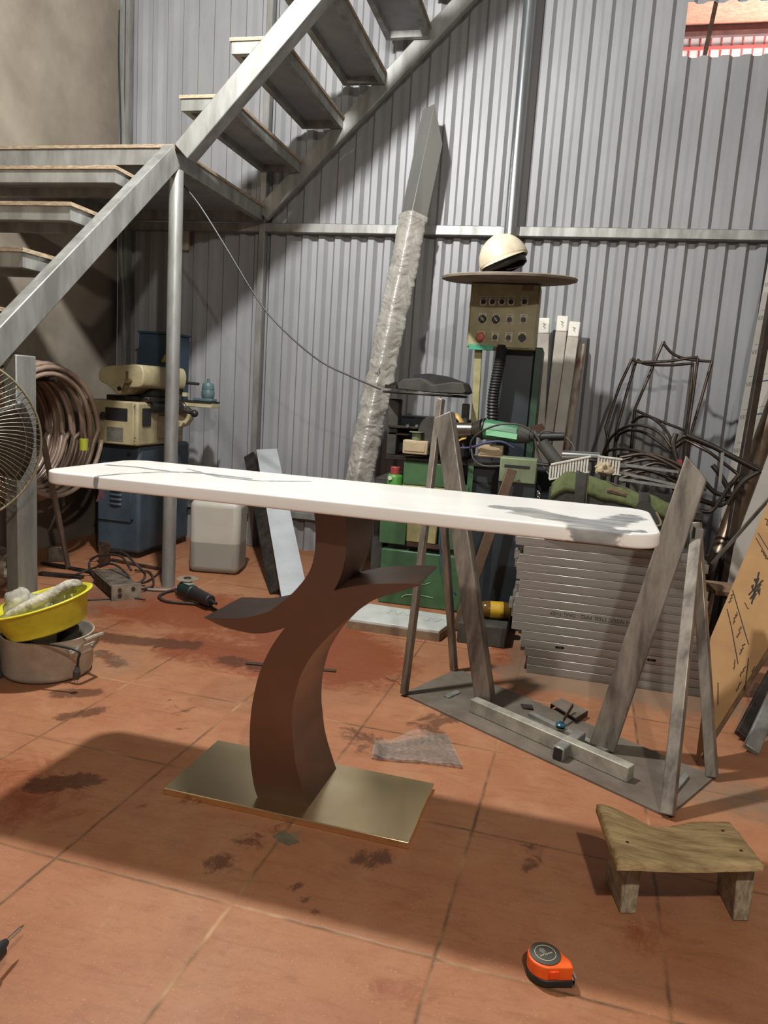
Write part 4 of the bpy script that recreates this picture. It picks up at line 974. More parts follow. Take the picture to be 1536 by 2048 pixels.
# angle grinder
ga, gb = at(366,1176,z=.045), at(432,1207,z=.045); gd_ = (gb-ga).normalized()
gg = thing('angle_grinder', 'dark green angle grinder with a cutting disc lying beside the round post', 'grinder', V(ga.x,ga.y,0))
GG = mat('dark_green_plastic','#1f332e','#19292a',rough=.45)
b = MB(); b.tube(ga, ga+gd_*.10, .036, .033, n=20); b.build('gear_case', GG, gg, bevel=.006, seg=2)
b = MB(); b.tube(ga+gd_*.10, ga+gd_*.25, .031, .026, n=20); b.build('handle_body', BLACK, gg, bevel=.005, seg=2)
b = MB(); b.tube(ga+gd_*.25, ga+gd_*.30, .010, .006, n=12); b.build('cord_boot', BLACK, gg)
b = MB(); b.obox(ga+gd_*.05+V(0,0,.034), (gd_,V(-gd_.y,gd_.x,0),(0,0,1)), (.03,.018,.001)); b.build('type_label', mat('worn_label','#8a8d84','#6d7069',rough=.6), gg)
dc = at(375,1158,z=.085); b = MB(); b.lathe([(.001,0),(.052,0),(.053,.0015),(.052,.003),(.001,.003)], dc, n=40); b.build('cutting_disc', mat('worn_disc','#a09683','#7f7361',rough=.6,metal=.3), gg)
b = MB(); b.lathe([(.018,.003),(.016,.008),(.001,.008)], dc, n=20); b.tube(dc-V(0,0,.05), dc, .022, n=18); b.build('spindle', DARKSTEEL, gg)
cable([at(352,1178,z=.012), at(330,1185,z=.008), at(318,1194,z=.008), at(336,1203,z=.008), at(380,1207,z=.008), at(420,1213,z=.008), gb+gd_*.07+V(0,0,-.035)], .0065, 'grey grinder cord looping in front of the round post')
# small angle iron by the cabinet, rubbish heap behind the post
q0, q1 = at(192,1128,z=0), at(218,1130,z=0)
b = MB(); b.box((q0.x,q0.y+.02,0),(q1.x,q0.y+.026,.12)); b.box((q1.x-.006,q0.y-.07,0),(q1.x,q0.y+.02,.118)); tag(b.build('steel_angle', RUST, bevel=.001), 'short piece of brown angle steel standing before the blue cabinet', 'metal scrap')
floor_bar('scrap_bar', 'dark scrap bar lying behind the square post, nearest the wall', 'metal scrap', (85,1128), (190,1148), .03, .012, DARKSTEEL)
floor_bar('scrap_bar', 'dark scrap bar lying behind the square post towards the basin', 'metal scrap', (80,1150), (165,1158), .035, .016, DARKSTEEL)
floor_bar('scrap_bar', 'brown scrap bar lying in front of the blue cabinet', 'metal scrap', (222,1122), (315,1140), .022, .014, RUST)
q = at(115,1122,z=0); b = MB(); b.obox(q+V(0,0,.0405), ((.95,.3,0),(-.3,.95,0),(0,0,1)), (.045,.02,.04)); tag(b.build('dusty_block', DIRTYALU, bevel=.004), 'small dusty metal block lying by the foot of the wooden strip', 'metal scrap')
b = crump(at(2,1130,y=2.75)+V(0,0,0), .075, 4.4, (1,.7,.9), .6); tag(b.build('crumpled_rag', mat('stained_rag','#9c9284','#6b5a4a',rough=.9,scale=25)), 'crumpled stained rag at the left edge behind the pot', 'rag')

# ================================================================ leaning channels behind the table
def leaning(name, label, cat, foot, top, w, h, up, M_, bev=.003):
    b = MB(); b.beam(foot, top, w, h, up); return tag(b.build(name, M_, bevel=bev, seg=2), label, cat)
WHITEWRAP = mat('white_film_on_steel','#b4b9bb','#a2a6a8',rough=.35,scale=5,bump=.05,bscale=30)
lt = at(533,906,y=4.24); lf = at(592,1215,z=.0)
wt = thing('white_wrapped_tube', 'flat white film-wrapped steel tube leaning on the wall behind the table', 'steel tube', lf)
d_ = (lt-lf).normalized(); e_ = V(.96,.28,0); f_ = d_.cross(e_).normalized(); e_ = f_.cross(d_).normalized()
if f_.y > 0: f_ = -f_
mid = (lt+lf)/2+V(0,0,.02); b = MB(); b.obox(mid, (e_,d_,f_), (.062,(lt-lf).length/2,.004)); b.build('film_face', WHITEWRAP, wt)
b = MB(); b.obox(mid-f_*.03, (e_,d_,f_), (.060,(lt-lf).length/2-.002,.0255)); b.build('tube_body', mat('dull_brown_steel','#7b6d60','#5f544a',rough=.5,metal=.4,scale=14), wt)
leaning('dark_channel', 'dark steel channel leaning just left of the white-wrapped tube', 'steel tube', at(560,1205,z=0)+V(-.06,.12,.012), at(500,912,y=4.26), .07, .035, (.2,-1,0), DARKSTEEL)

# bundle of box section in plastic, leaning on the upper rail
ft, tp = V(-1.10,3.82,0), at(872,222,y=4.235)
wb = thing('wrapped_box_section', 'tall box section wrapped in crinkled plastic leaning against the wall rail', 'steel tube', ft)
d_ = (tp-ft).normalized(); n1 = V(.74,-.67,0); n1 = (n1-d_*n1.dot(d_)).normalized(); n2 = d_.cross(n1).normalized()
if n2.x > 0: n2 = -n2
hw = .052; Lb = (tp-ft).length
def corner(i, j, s): return ft+d_*s+n1*hw*i+n2*hw*j
b = MB(); cs = ((-1,-1),(1,-1),(1,1),(-1,1)); cut = {(1,-1):.17,(1,1):.0,(-1,1):.0,(-1,-1):.17}
b.hexa([corner(i,j,0.02) for i,j in cs]+[corner(i,j,Lb-(cut[(i,j)])) for i,j in cs]); b.build('box_section', mat('polished_steel','#a0a19c','#8a8b87',rough=.26,metal=.6,scale=5,stretch=(1,1,.15),rough2=.34), wb, bevel=.003, seg=2)
WRAP = mat('crinkled_plastic_wrap','#b0ada5','#918d84',rough=.2,scale=14,detail=9,spec=.9,bump=.25,bscale=90)
Lw = Lb*0.772
def wrap_f(s, t):
    a = 2*math.pi*t; ca, sa = math.cos(a), math.sin(a); k = (abs(ca)**8+abs(sa)**8)**(-1/8)
    q = V(s*95+2.2*noise.noise(V(s*14,ca*1.5,sa*1.5)), ca*.55, sa*.55+s*9)
    r = (.060+.0045*noise.noise(q)-.004*abs(noise.noise(q*1.7))+.004*noise.noise(V(s*13,ca,sa))+.004*math.sin(s*Lw*55+3*noise.noise(V(s*6,ca,sa)))*max(0,noise.noise(V(s*5,3,1))+.35))
    if s > .985: r *= 1.05
    return ft+d_*(.012+Lw*s)+(n1*ca+n2*sa)*r*k
b = MB(); b.grid(wrap_f, 520, 64); o = b.build('plastic_wrap', WRAP, wb, sharp=180)

# steel pipe standing against the wall
px_ = at(1040,235,y=4.27).x
b = MB(); b.tube((px_,4.265,0),(px_,4.265,4.3),.033,n=28); tag(b.build('steel_pipe', mat('zinc_pipe','#9fa3a5','#83878a',rough=.3,metal=.8,scale=9,stretch=(1,1,.15))), 'tall zinc pipe standing against the wall behind the white helmet', 'pipe')

# ================================================================ green machine with its control box
gm = thing('green_machine', 'old green workshop machine with a cream push-button control box', 'machine', (-.5, 3.65, 0))
NAVY = mat('dark_navy_cabinet','#20272c','#2b3236',rough=.5,scale=5)
PALEGREEN = mat('pale_green_enamel','#7d8a6a','#666f55',rough=.55,scale=9)
YF_ = 3.43
def pan(u0, v0, u1, v1, y, d, name, M_, par=gm, bev=.003):
    a, c = at(u0,v0,y=y), at(u1,v1,y=y); b = MB(); b.box((a.x,y,c.z),(c.x,y+d,a.z)); return b.build(name, M_, par, bevel=bev)
b = MB(); b.box((-.782,YF_,0.0),(-.36,3.95,.268)); base = b.build('base', GREEN, gm, bevel=.006, seg=2)
b = MB(); b.box((-.76,3.47,.268),(-.40,3.95,.292)); b.build('gap', BLACK, gm)
b = MB(); b.box((-.80,YF_+.01,.292),(-.668,3.9,.44)); b.build('left_panel', GREEN, gm, bevel=.004)
b = MB(); b.box((-.664,YF_-.004,.315),(-.52,3.9,.47)); cp_ = b.build('cream_panel', mat('dirty_cream_panel','#a8a06c','#7f7b52',rough=.6,scale=10,detail=8), gm, bevel=.004)
b = MB(); b.box((-.66,YF_-.002,.293),(-.50,3.5,.314)); b.build('rust_ledge', RUST, gm)
b = MB(); b.box((-.516,YF_+.02,.292),(-.39,3.9,.60)); b.build('middle_panel', GREEN, gm, bevel=.004)
b = MB(); b.box((-.70,YF_,.47),(-.45,3.9,.585)); b.build('cream_band', mat('dirty_cream_panel','#a8a06c'), gm, bevel=.003)
b = MB(); b.box((-.69,YF_-.003,.545),(-.47,YF_+.01,.572)); b.build('slot', BLACK, gm)
b = MB(); b.box((-.70,YF_-.001,.586),(-.44,3.9,.695)); b.build('upper_panel', GREEN, gm, bevel=.004)
b = MB(); b.box((-.39,YF_+.06,.0),(.06,3.98,.70)); b.build('side_cabinet', NAVY, gm, bevel=.006)
b = MB(); b.box((-.40,YF_+.03,.27),(-.375,3.9,.70)); b.build('green_edge', GREEN, gm)
b = MB(); b.box((-.85,3.50,.05),(-.79,3.88,.60)); b.build('left_side_tray', DUSTBLACK, gm, bevel=.004)
b = MB(); b.box((-.86,3.40,.498),(-.715,3.6,.51)); b.build('tray_shelf', DARKSTEEL, gm)
# scrape marks on the green base
b = MB(); b.pipe(catmull([at(803,1195,y=YF_-.001), at(812,1190,y=YF_-.001), at(840,1191,y=YF_-.001), at(866,1196,y=YF_-.001)],5), .002, n=5); b.build('chalk_scrape', mat('pale_scrape','#8fb08c',rough=.8), base)
b = MB(); b.pipe(catmull([at(838,1166,y=YF_-.001), at(848,1169,y=YF_-.001), at(861,1165,y=YF_-.001)],5), .0016, n=5); b.build('chalk_scrape', mat('pale_scrape','#8fb08c'), base)
# bed, rods and plates
b = MB(); b.box((-.80,3.46,.695),(-.10,3.92,.715)); b.build('bed', DARKSTEEL, gm, bevel=.003)
def jbox(u0, v0, u1, v1, y, zf):
    a, c = at(u0,v0,y=y), at(u1,v1,y=y); b = MB(); b.box((a.x,y,c.z),(c.x,y+.06,a.z)); j = b.build('switch_box', mat('beige_plastic','#b3a284','#a39273',rough=.55,scale=12), gm, bevel=.005, seg=2)
    b = MB(); b.box((a.x+.008,y-.004,c.z+.014),(c.x-.012,y-.0005,a.z-.008)); b.build('switch_box_lid', mat('beige_plastic','#b3a284'), j, bevel=.002)
jbox(806,879,854,911,3.40,.7); jbox(957,888,1004,917,3.38,.7)
b = MB(); b.tube(at(833,880,y=3.43), at(833,864,y=3.43), .022, n=16); b.lathe([(.034,0),(.034,.004)], at(833,865,y=3.43), n=20); b.build('switch_post', PALEGREEN, gm)
for v, l0, l1, y in ((852,776,860,3.48),(866,776,850,3.5),(836,828,900,3.6)):
    b = MB(); a, c = at(l0,v,y=y), at(l1,v+2,y=y); b.box((a.x,y,a.z-.006),(c.x,y+.14,a.z+.006)); b.build('slide_plate', DARKSTEEL, gm, bevel=.002)
for u in (816,834):
    b = MB(); p = at(u,852,y=3.475); b.tube(p, p+V(0,-.012,0), .008, n=10); b.build('clamp_bolt', CHROME, gm)
b = MB(); p = at(862,866,y=3.42); b.tube(p, p+V(.05,.10,0), .078, n=36); b.build('drive_flange', DUSTBLACK, gm, bevel=.004)
b = MB(); b.tube(p+V(.05,.10,0), p+V(.12,.24,0), .05, n=24); b.build('drive_shaft', DARKSTEEL, gm)
b = MB(); b.box((-.79,3.60,.715),(-.42,3.90,.90)); b.build('gear_housing', NAVY, gm, bevel=.01)
b = MB(); a, c = at(778,800,y=3.5), at(800,860,y=3.5); b.box((a.x,3.5,.715),(a.x+.05,3.58,.98)); b.build('hood_bracket', DUSTBLACK, gm, bevel=.004)
b = MB(); b.box((-.46,3.52,.715),(-.43,3.58,.98)); b.build('hood_bracket', DUSTBLACK, gm, bevel=.004)
# black hood and the flat disc under it
hood = [at(u,v,y=3.44) for u, v in ((795,778),(795,768),(806,758),(840,756),(864,770),(905,764),(926,766),(932,784),(925,788),(860,785))]
b = MB(); b.prism(hood, (0,.26,0)); hd = b.build('wheel_hood', DUSTBLACK, gm, bevel=.004, seg=2)
hood2 = [at(u,v,y=3.62) for u, v in ((827,756),(827,749),(860,747),(896,753),(934,767),(926,768),(905,764),(864,772))]
b = MB(); b.prism(hood2, (0,.10,0)); b.build('hood_flap', BLACK, hd)
b = MB(); b.lathe([(.001,0),(.20,0),(.205,.006),(.20,.012),(.001,.012)], at(850,786,y=3.58)-V(0,0,.012), n=48); b.build('flat_wheel', DARKSTEEL, gm)
b = MB(); p = at(785,772,y=3.52); b.box((p.x-.03,3.49,p.z-.012),(p.x+.025,3.55,p.z+.005)); b.tube(p+V(-.01,0,.0),p+V(.02,-.02,.012),.010,n=10); b.build('wheel_nut', DARKSTEEL, gm)
# column, cream post, hose
a, c = at(1003,700,y=3.66), at(1080,860,y=3.66)
b = MB(); b.box((-.315,3.64,.70),(-.155,3.92,1.26)); b.build('column', NAVY, gm, bevel=.006)
b = MB(); b.box((-.153,3.625,.70),(-.118,3.92,1.26)); b.build('column_cheek', mat('dark_green_enamel','#2d4a33','#223628',rough=.5,scale=7), gm, bevel=.003)
b = MB(); p0_, p1_ = at(957,695,y=3.60), at(949,848,y=3.58); b.beam(p1_, p0_+V(0,0,.03), .034, .02, (0,1,0)); b.build('support_post', mat('yellowed_cream','#9c9567','#7a744e',rough=.6,scale=10), gm, bevel=.002)
hp_ = catmull([at(1004,690,y=3.57), at(1000,722,y=3.56), at(992,760,y=3.55), at(986,800,y=3.55), at(985,845,y=3.55)], 14)
b = MB()
for i, q in enumerate(hp_): pass
rings = []; sd_, u2 = V(1,0,0), V(0,1,0)
for i, q in enumerate(hp_):
    r = .024+(.0035 if i % 2 else -.001); rings.append(b.ring(q, sd_, u2, r, 16))
for i in range(len(rings)-1): b.bridge(rings[i], rings[i+1])
b.build('ribbed_hose', BLACK, gm)
# control box
cf = [at(940,566,y=3.56), at(1083,572,y=3.56), at(1068,702,y=3.56), at(936,694,y=3.56)]
x0, x1 = (cf[0].x+cf[3].x)/2, (cf[1].x+cf[2].x)/2; zt_, zb_ = 1.534, cf[3].z
PANEL = mat('yellowed_panel','#938e6c','#777152',rough=.55,scale=9,detail=9,contrast=(.4,.7))
b = MB(); b.box((x0,3.56,zb_),(x1,3.74,zt_)); cbx = b.build('control_box', PANEL, gm, bevel=.004, seg=2)
b = MB(); b.box((x0+.006,3.553,zb_+.006),(x1-.006,3.5605,zt_-.004)); dpl = b.build('control_panel', PANEL, cbx, bevel=.002)
yb = 3.553
TAGM = mat('metal_tag','#b5b19c','#9c9884',rough=.5,metal=.1)
BEZ = mat('bezel_metal','#c5c1b2',rough=.3,metal=.5)
def button(u, v, kind):
    p = at(u, v, y=yb); nb = random.choice
    b = MB(); b.box((p.x-.0165,yb-.0012,p.z-.017),(p.x+.0165,yb-.0001,p.z+.026)); tg = b.build('button_plate', TAGM, cbx)
    b = MB()
    for k in range(4): b.box((p.x-.011+k*.006,yb-.0016,p.z+.0185),(p.x-.008+k*.006,yb-.0011,p.z+.0225))
    b.build('plate_marking', BLACK, tg)
    if kind == 'push':
        b = MB(); b.lathe([(.0165,0),(.0165,.006),(.012,.008),(.011,.004)], p, axis=(0,-1,0), n=24, caps=False); b.build('bezel', BEZ, tg)
        b = MB(); b.tube(p, p+V(0,-.006,0), .0115, n=20); b.build('button_cap', BLACK, tg)
    elif kind == 'knob':
        b = MB(); b.lathe([(.0175,0),(.0175,.007),(.013,.012),(.001,.012)], p, axis=(0,-1,0), n=24); k_ = b.build('knob_cap', BLACK, tg)
        b = MB(); b.beam(p+V(-.008,-.0125,.008), p+V(.007,-.0125,-.008), .003, .002, (0,1,0)); b.build('pointer', mat('white_mark','#c9c5b8'), k_)
    elif kind == 'stop':
        b = MB(); b.tube(p, p+V(0,-.016,0), .011, n=20); b.lathe([(.016,.014),(.0195,.018),(.0195,.026),(.014,.031),(.001,.032)], p, axis=(0,-1,0), n=28); b.build('stop_cap', mat('faded_red_plastic','#b0564a','#9d4b41',rough=.45), tg)
    else:
        b = MB(); b.tube(p, p+V(0,-.003,0), .018, n=24); b.build('blank_plug', DUSTBLACK, tg)
for u in (967,985,1004,1022): button(u, 604, 'push')
button(1049,604,'push'); button(965,638,'knob'); button(992,639,'knob'); button(1019,640,'push'); button(1047,640,'push')
button(962,674,'stop'); button(990,675,'push'); button(1017,676,'push'); button(1044,676,'plug')
a, c = at(938,688,y=yb), at(986,701,y=yb); b = MB(); b.box((a.x,yb-.001,c.z),(c.x,yb-.0001,a.z)); b.build('green_label', mat('green_label','#3f9a78','#348567',rough=.5,scale=40), cbx)
a, c = at(1045,570,y=yb), at(1067,582,y=yb); b = MB(); b.box((a.x,yb-.001,c.z),(c.x,yb-.0001,a.z)); b.build('small_nameplate', mat('dull_brown_plate','#6f5b47','#5a4937',rough=.6), cbx)
b = MB(); b.box((x0-.006,3.60,1.42),(x0,3.64,1.45)); b.build('box_hinge', DARKSTEEL, cbx)
b = MB(); b.box((x0-.006,3.60,1.28),(x0,3.64,1.31)); b.build('box_hinge', DARKSTEEL, cbx)
# round plate and helmet on top
pc_ = V(-.292, 3.50, 1.533)
b = MB(); b.lathe([(.001,0),(.286,0),(.299,.004),(.301,.013),(.295,.017),(.001,.018)], pc_, axis=(-.012,-.075,1), n=72)
tag(b.build('round_plate', mat('dusty_round_plate','#8b8172','#6e6457',rough=.85,scale=8,detail=8)), 'large dusty round plate lying on top of the control box', 'plate')
hx = V(-.318, 3.53, 1.558)
hm = thing('safety_helmet', 'dirty white safety helmet tipped forward on the dusty round plate', 'helmet', hx)
HEL = mat('dirty_white_helmet','#cfc4ab','#ab9d83',rough=.45,scale=7,detail=9,contrast=(.42,.7))
ha = V(-.40,-.02,.92).normalized(); hu = V(1,0,0)-ha*ha.x; hu.normalize(); hv = ha.cross(hu)
hc_ = hx+V(-.006,0,.066)
def dome(s, t):
    a = 2*math.pi*s; th = math.pi/2*t; rx, ry, rz = .112, .13, .12
    r = math.cos(th); q = (hu*math.cos(a)*rx*r+hv*math.sin(a)*ry*r+ha*(math.sin(th)*rz))
    ridge = .006*math.exp(-(math.cos(a)*r/.13)**2)*(1 if t > .25 else 0); return hc_+q*(1+ridge*5)
b = MB(); b.grid(dome, 64, 24); bmesh.ops.remove_doubles(b.bm, verts=b.bm.verts[:], dist=.0004)
sh = b.build('shell', HEL, hm, sharp=60); md = sh.modifiers.new('thickness','SOLIDIFY'); md.thickness = .003
b = MB(); b.pipe([hc_+hu*math.cos(2*math.pi*i/64)*.107+hv*math.sin(2*math.pi*i/64)*.131-ha*.001 for i in range(64)], .0035, n=8, closed=True); b.build('brim', HEL, hm)
def visor(s, t):
    a = math.radians(-160+(140)*s); r = 1.0+.24*t*math.sin(math.pi*s)**.7; return hc_+hu*math.cos(a)*.105*r+hv*math.sin(a)*.129*r-ha*(.004+.014*t*math.sin(math.pi*s))
b = MB(); b.grid(visor, 32, 6); vs = b.build('visor', HEL, hm, norm=False); md = vs.modifiers.new('thickness','SOLIDIFY'); md.thickness = .003
b = MB(); b.grid(lambda s,t: hc_+hu*math.cos(2*math.pi*s)*.094+hv*math.sin(2*math.pi*s)*.116-ha*(.002+.032*t), 48, 3); hb = b.build('headband', BLACK, hm, norm=False); md = hb.modifiers.new('thickness','SOLIDIFY'); md.thickness = .002
b = MB(); b.pipe(catmull([hc_+hu*.09-ha*.03, hc_+hu*.07-hv*.05-ha*.055, hc_-hu*.0-hv*.07-ha*.05],6), .003, n=6); b.build('chin_strap', BLACK, hm)

# polisher, pipes and leads on the machine bed
po = thing('hand_polisher', 'green electric hand polisher with black handle lying on the green machine', 'power tool', at(1000,880,y=3.40))
pa, pb = at(968,858,y=3.40), at(1038,868,y=3.38); pd = (pb-pa).normalized()
b = MB(); b.tube(pa, pb, .047, .044, n=8); b.build('motor_body', mat('bright_green_paint','#447a55','#356346',rough=.35,scale=10), po, bevel=.006, seg=2)
b = MB(); b.tube(pa-pd*.006, pa, .05, n=24); b.build('body_flange', DARKSTEEL, po)
na = at(905,860,y=3.42); b = MB(); b.tube(na, at(945,860,y=3.41), .036, .032, n=20); b.tube(at(945,860,y=3.41), pa-pd*.006, .028, .046, n=20); b.build('gear_neck', mat('tool_steel','#77726a','#55504a',rough=.3,metal=.8), po)
b = MB(); b.tube(pb, pb+pd*.05, .042, .034, n=16); b.tube(pb+pd*.05, at(1070,874,y=3.37), .030, .022, n=14); b.build('rear_housing', DUSTBLACK, po)
b = MB(); b.tube(at(1068,874,y=3.37), at(1128,873,y=3.36), .019, .018, n=14); b.build('tail_handle', BLACK, po)
b = MB(); a, c = at(976,862,y=3.35), at(1030,876,y=3.335); b.obox((a+c)/2, (pd,V(0,0,1),V(-pd.y,pd.x,0)), (.07,.012,.002)); b.build('bright_stripe', mat('pale_green','#8cc79a',rough=.3), po)  # paler green strip set along the side of the motor body
WIREG = mat('grey_lead','#45433f','#36342f',rough=.5)
def lead(l, r, label, M_=WIREG):
    b = MB(); b.pipe(catmull([at(u,v,y=y) for u, v, y in l], 8), r, n=7); return tag(b.build('cable', M_, sharp=180), label, 'cable')
lead([(940,905,3.33),(944,880,3.31),(965,862,3.29),(1000,849,3.28),(1040,850,3.28),(1068,866,3.28),(1080,885,3.27),(1068,862,3.30),(1074,900,3.29),(1085,930,3.28),(1100,952,3.25)], .0045, 'grey lead arching over the green hand polisher')
lead([(943,898,3.31),(947,918,3.29),(965,931,3.28),(1000,932,3.27),(1040,925,3.26),(1100,930,3.25),(1160,928,3.24),(1168,935,3.24),(1150,948,3.22)], .0045, 'grey lead running along the front of the machine past the olive bag')
lead([(1130,873,3.36),(1146,890,3.33),(1147,905,3.31),(1130,922,3.30)], .0035, 'short lead curling off the end of the polisher handle')
lead([(1078,872,3.32),(1090,862,3.31),(1110,865,3.31)], .003, 'thin lead curled above the polisher tail')
lead([(905,896,3.42),(940,895,3.38),(975,885,3.35),(1005,884,3.35),(1030,897,3.36)], .0055, 'blue-violet lead crossing the right switch box', mat('violet_lead','#4a4a72','#3b3b5d',rough=.5))
lead([(880,1050,3.38),(880,1085,3.37),(883,1120,3.37),(892,1160,3.36),(912,1190,3.36)], .004, 'blue lead hanging down the front of the green base', mat('blue_lead','#2d4c6b','#23405c',rough=.5))
YTAPE = mat('amber_strap','#c1a056','#9d7f3c',rough=.4)
for l, lab in (([(903,828,3.46),(914,832,3.44),(922,842,3.43),(927,850,3.43)],'upper amber strap hanging behind the left rack post'), ([(908,888,3.42),(920,878,3.40),(934,873,3.40)],'lower amber strap beside the left switch box')):
    b = MB(); P_ = catmull([at(u,v,y=y) for u, v, y in l], 8)
    b.grid(lambda s,t: P_[min(len(P_)-1,int(s*(len(P_)-1)+.5))]+V(.004,.01,.012)*(t-.5)*1.6, len(P_)-1, 2); o = b.build('strap', YTAPE, norm=False); md = o.modifiers.new('thickness','SOLIDIFY'); md.thickness = .0015; tag(o, lab, 'strap')
bp0, bp1 = at(1085,886,y=3.26), at(1133,950,y=3.20)
b = MB(); b.lathe([(.024,0),(.027,.0),(.027,(bp1-bp0).length),(.024,(bp1-bp0).length),(.0235,.001)], bp0, axis=(bp1-bp0), n=24, caps=False); tag(b.build('black_pipe', DUSTBLACK), 'short open black pipe slanting down towards the olive tool bag', 'pipe')
tb_ = at(1035,948,y=3.25)
tbx = thing('terminal_box', 'pale green terminal box in front of the machine above the table', 'electrical box', V(tb_.x,3.29,.70))
a, c = at(1001,914,y=3.25), at(1072,956,y=3.25); b = MB(); b.box((a.x,3.25,c.z-.03),(c.x,3.37,a.z)); b.build('box_body', PALEGREEN, tbx, bevel=.005, seg=2)
b = MB(); b.box((a.x+.02,3.2485,a.z-.042),(c.x-.03,3.2505,a.z-.030)); b.build('box_slot', BLACK, tbx)
b = MB(); b.box((a.x,3.26,0.0),(c.x,3.36,c.z-.03)); b.build('box_stand', NAVY, tbx)
for i, (p, q, r, lab, M_) in enumerate(((( 1125,911),(1200,915),.021,'short shiny chrome tube lying behind the olive tool bag',CHROME),)):
    b = MB(); A, B_ = at(*p,y=3.2), at(*q,y=3.18); b.tube(A, B_, r, n=24); b.tube(B_-(B_-A).normalized()*.022, B_-(B_-A).normalized()*.018, r+.001, n=24); tag(b.build('chrome_tube', M_), lab, 'tube')
# a bench of dark steel hidden behind the stack carries the clutter there
bn = thing('steel_workbench', 'dark cluttered steel bench behind the stack of tubes', 'workbench', (.40,3.35,0))
b = MB(); b.box((.075,3.02,.60),(.56,3.62,.63)); b.build('bench_top', DARKSTEEL, bn, bevel=.003)
for x in (.10,.535):
    for y in (3.05,3.59): b = MB(); b.box((x-.02,y-.02,0),(x+.02,y+.02,.60)); b.build('leg', DARKSTEEL, bn)
b = MB(); b.box((.125,3.07,.08),(.51,3.57,.50)); b.build('drawer_block', NAVY, bn, bevel=.004)
# white slotted trunking on the bench
for l, lab in (([(1100,946),(1180,930),(1192,917)],'white slotted cable trunking on the bench, left piece'),([(1196,930),(1243,936),(1243,922)],'white slotted cable trunking on the bench, right piece')):
    a, c = at(l[0][0],l[0][1],y=3.12), at(l[1][0],l[1][1],y=3.12)
    t = thing('cable_trunking', lab, 'cable trunking', V((a.x+c.x)/2,3.12,min(a.z,c.z)-.03))
    b = MB(); d0 = (c-a); n_ = int(d0.length/.011)
    for k in range(n_): b.beam(a+d0*(k/n_)+V(0,0,-.025), a+d0*(k/n_)+V(0,0,.03), .0075, .003, (0,1,0))
    b.build('slotted_side', WP, t)
    b = MB(); b.beam(a+V(0,.016,.034), c+V(0,.016,.034), .04, .005); b.build('trunking_lid', WP, t)
    b = MB(); b.beam(a+V(0,.016,-.028), c+V(0,.016,-.028), .04, .004); b.build('trunking_back', WP, t)
b = crump(at(1208,938,y=3.08), .03, 6.6, (1.2,.8,.9), .5); tag(b.build('paper_wad', mat('crumpled_paper','#b9a88c','#9c8a6d',rough=.8)), 'crumpled pale paper wad tucked above the olive bag', 'paper')
leaning('brown_flat_bar', 'brown flat bar leaning behind the left rack post', 'metal bar', at(913,1262,z=0)+V(0,0,.005), at(1024,938,y=3.22), .045, .012, (.3,-1,0), mat('brown_bar','#75604f','#5d4a3c',rough=.55,metal=.3,scale=14))
q = at(1075,852,y=3.45); b = MB(); b.prism([at(u,v,y=3.45) for u, v in ((1060,853),(1084,847),(1091,858),(1076,868))], (0,.006,0)); tag(b.build('rust_plate', RUST), 'small rust-brown plate propped behind the polisher', 'metal scrap')
# paint can and oil bottle
cn = at(788,965,y=3.44); cz = .512
ct = thing('spray_can', 'green can with a red cap beside the green machine', 'can', V(cn.x,3.49,cz))
a, c = at(771,950,y=3.44), at(803,950,y=3.44); r_ = (c.x-a.x)/2; cc_ = V((a.x+c.x)/2, 3.44+r_, cz)
b = MB(); b.lathe([(r_,0),(r_,.10),(r_-.003,.108),(r_*.7,.114)], cc_, n=30); cbod = b.build('can_body', mat('lime_green_can','#4c8a3a','#3f7830',rough=.4), ct)
b = MB(); b.lathe([(r_+.0004,.012),(r_+.0004,.045)], cc_, n=30, caps=False); b.build('dark_label', BLACK, cbod)
b = MB(); p = at(780,956,y=3.436); b.tube(p, p+V(0,-.001,0), .010, n=16); b.build('white_dot', mat('white_mark','#c9c5b8'), cbod)
b = MB(); b.lathe([(r_*.62,.114),(r_*.62,.145),(r_*.5,.150)], cc_, n=26); b.build('red_cap', mat('dark_red_cap','#8e3a38',rough=.45), ct)
dbx = thing('dark_box', 'dark steel box on the tiles between the rack and the tube stack', 'box', (-.22,3.1,0))
b = MB(); b.box((-.335,2.99,0),(-.135,3.3,.088)); b.build('box_body', DUSTBLACK, dbx, bevel=.004)
AMB = mat('amber_oil','#6b4f1f','#4e3812',rough=.15,scale=8)
ob_ = thing('oil_bottle', 'brown oil bottle with a yellow label lying beside the tube stack', 'bottle', V(-.18,3.1,.089))
b = MB(); b.lathe([(.001,0),(.034,.003),(.036,.02),(.036,.10),(.030,.125),(.013,.14),(.013,.155)], V(-.135,3.12,.126), axis=(-1,-.18,0), n=26); b.build('bottle_body', AMB, ob_)
b = MB(); b.lathe([(.0365,.03),(.0365,.085)], V(-.135,3.12,.126), axis=(-1,-.18,0), n=26, caps=False); b.build('yellow_label', mat('yellow_label','#c49a1f','#a88015',rough=.5), ob_)
b = MB(); b.lathe([(.015,.155),(.015,.172),(.001,.172)], V(-.135,3.12,.126), axis=(-1,-.18,0), n=20); b.build('bottle_cap', mat('pale_yellow_cap','#cbbd8c',rough=.5), ob_)

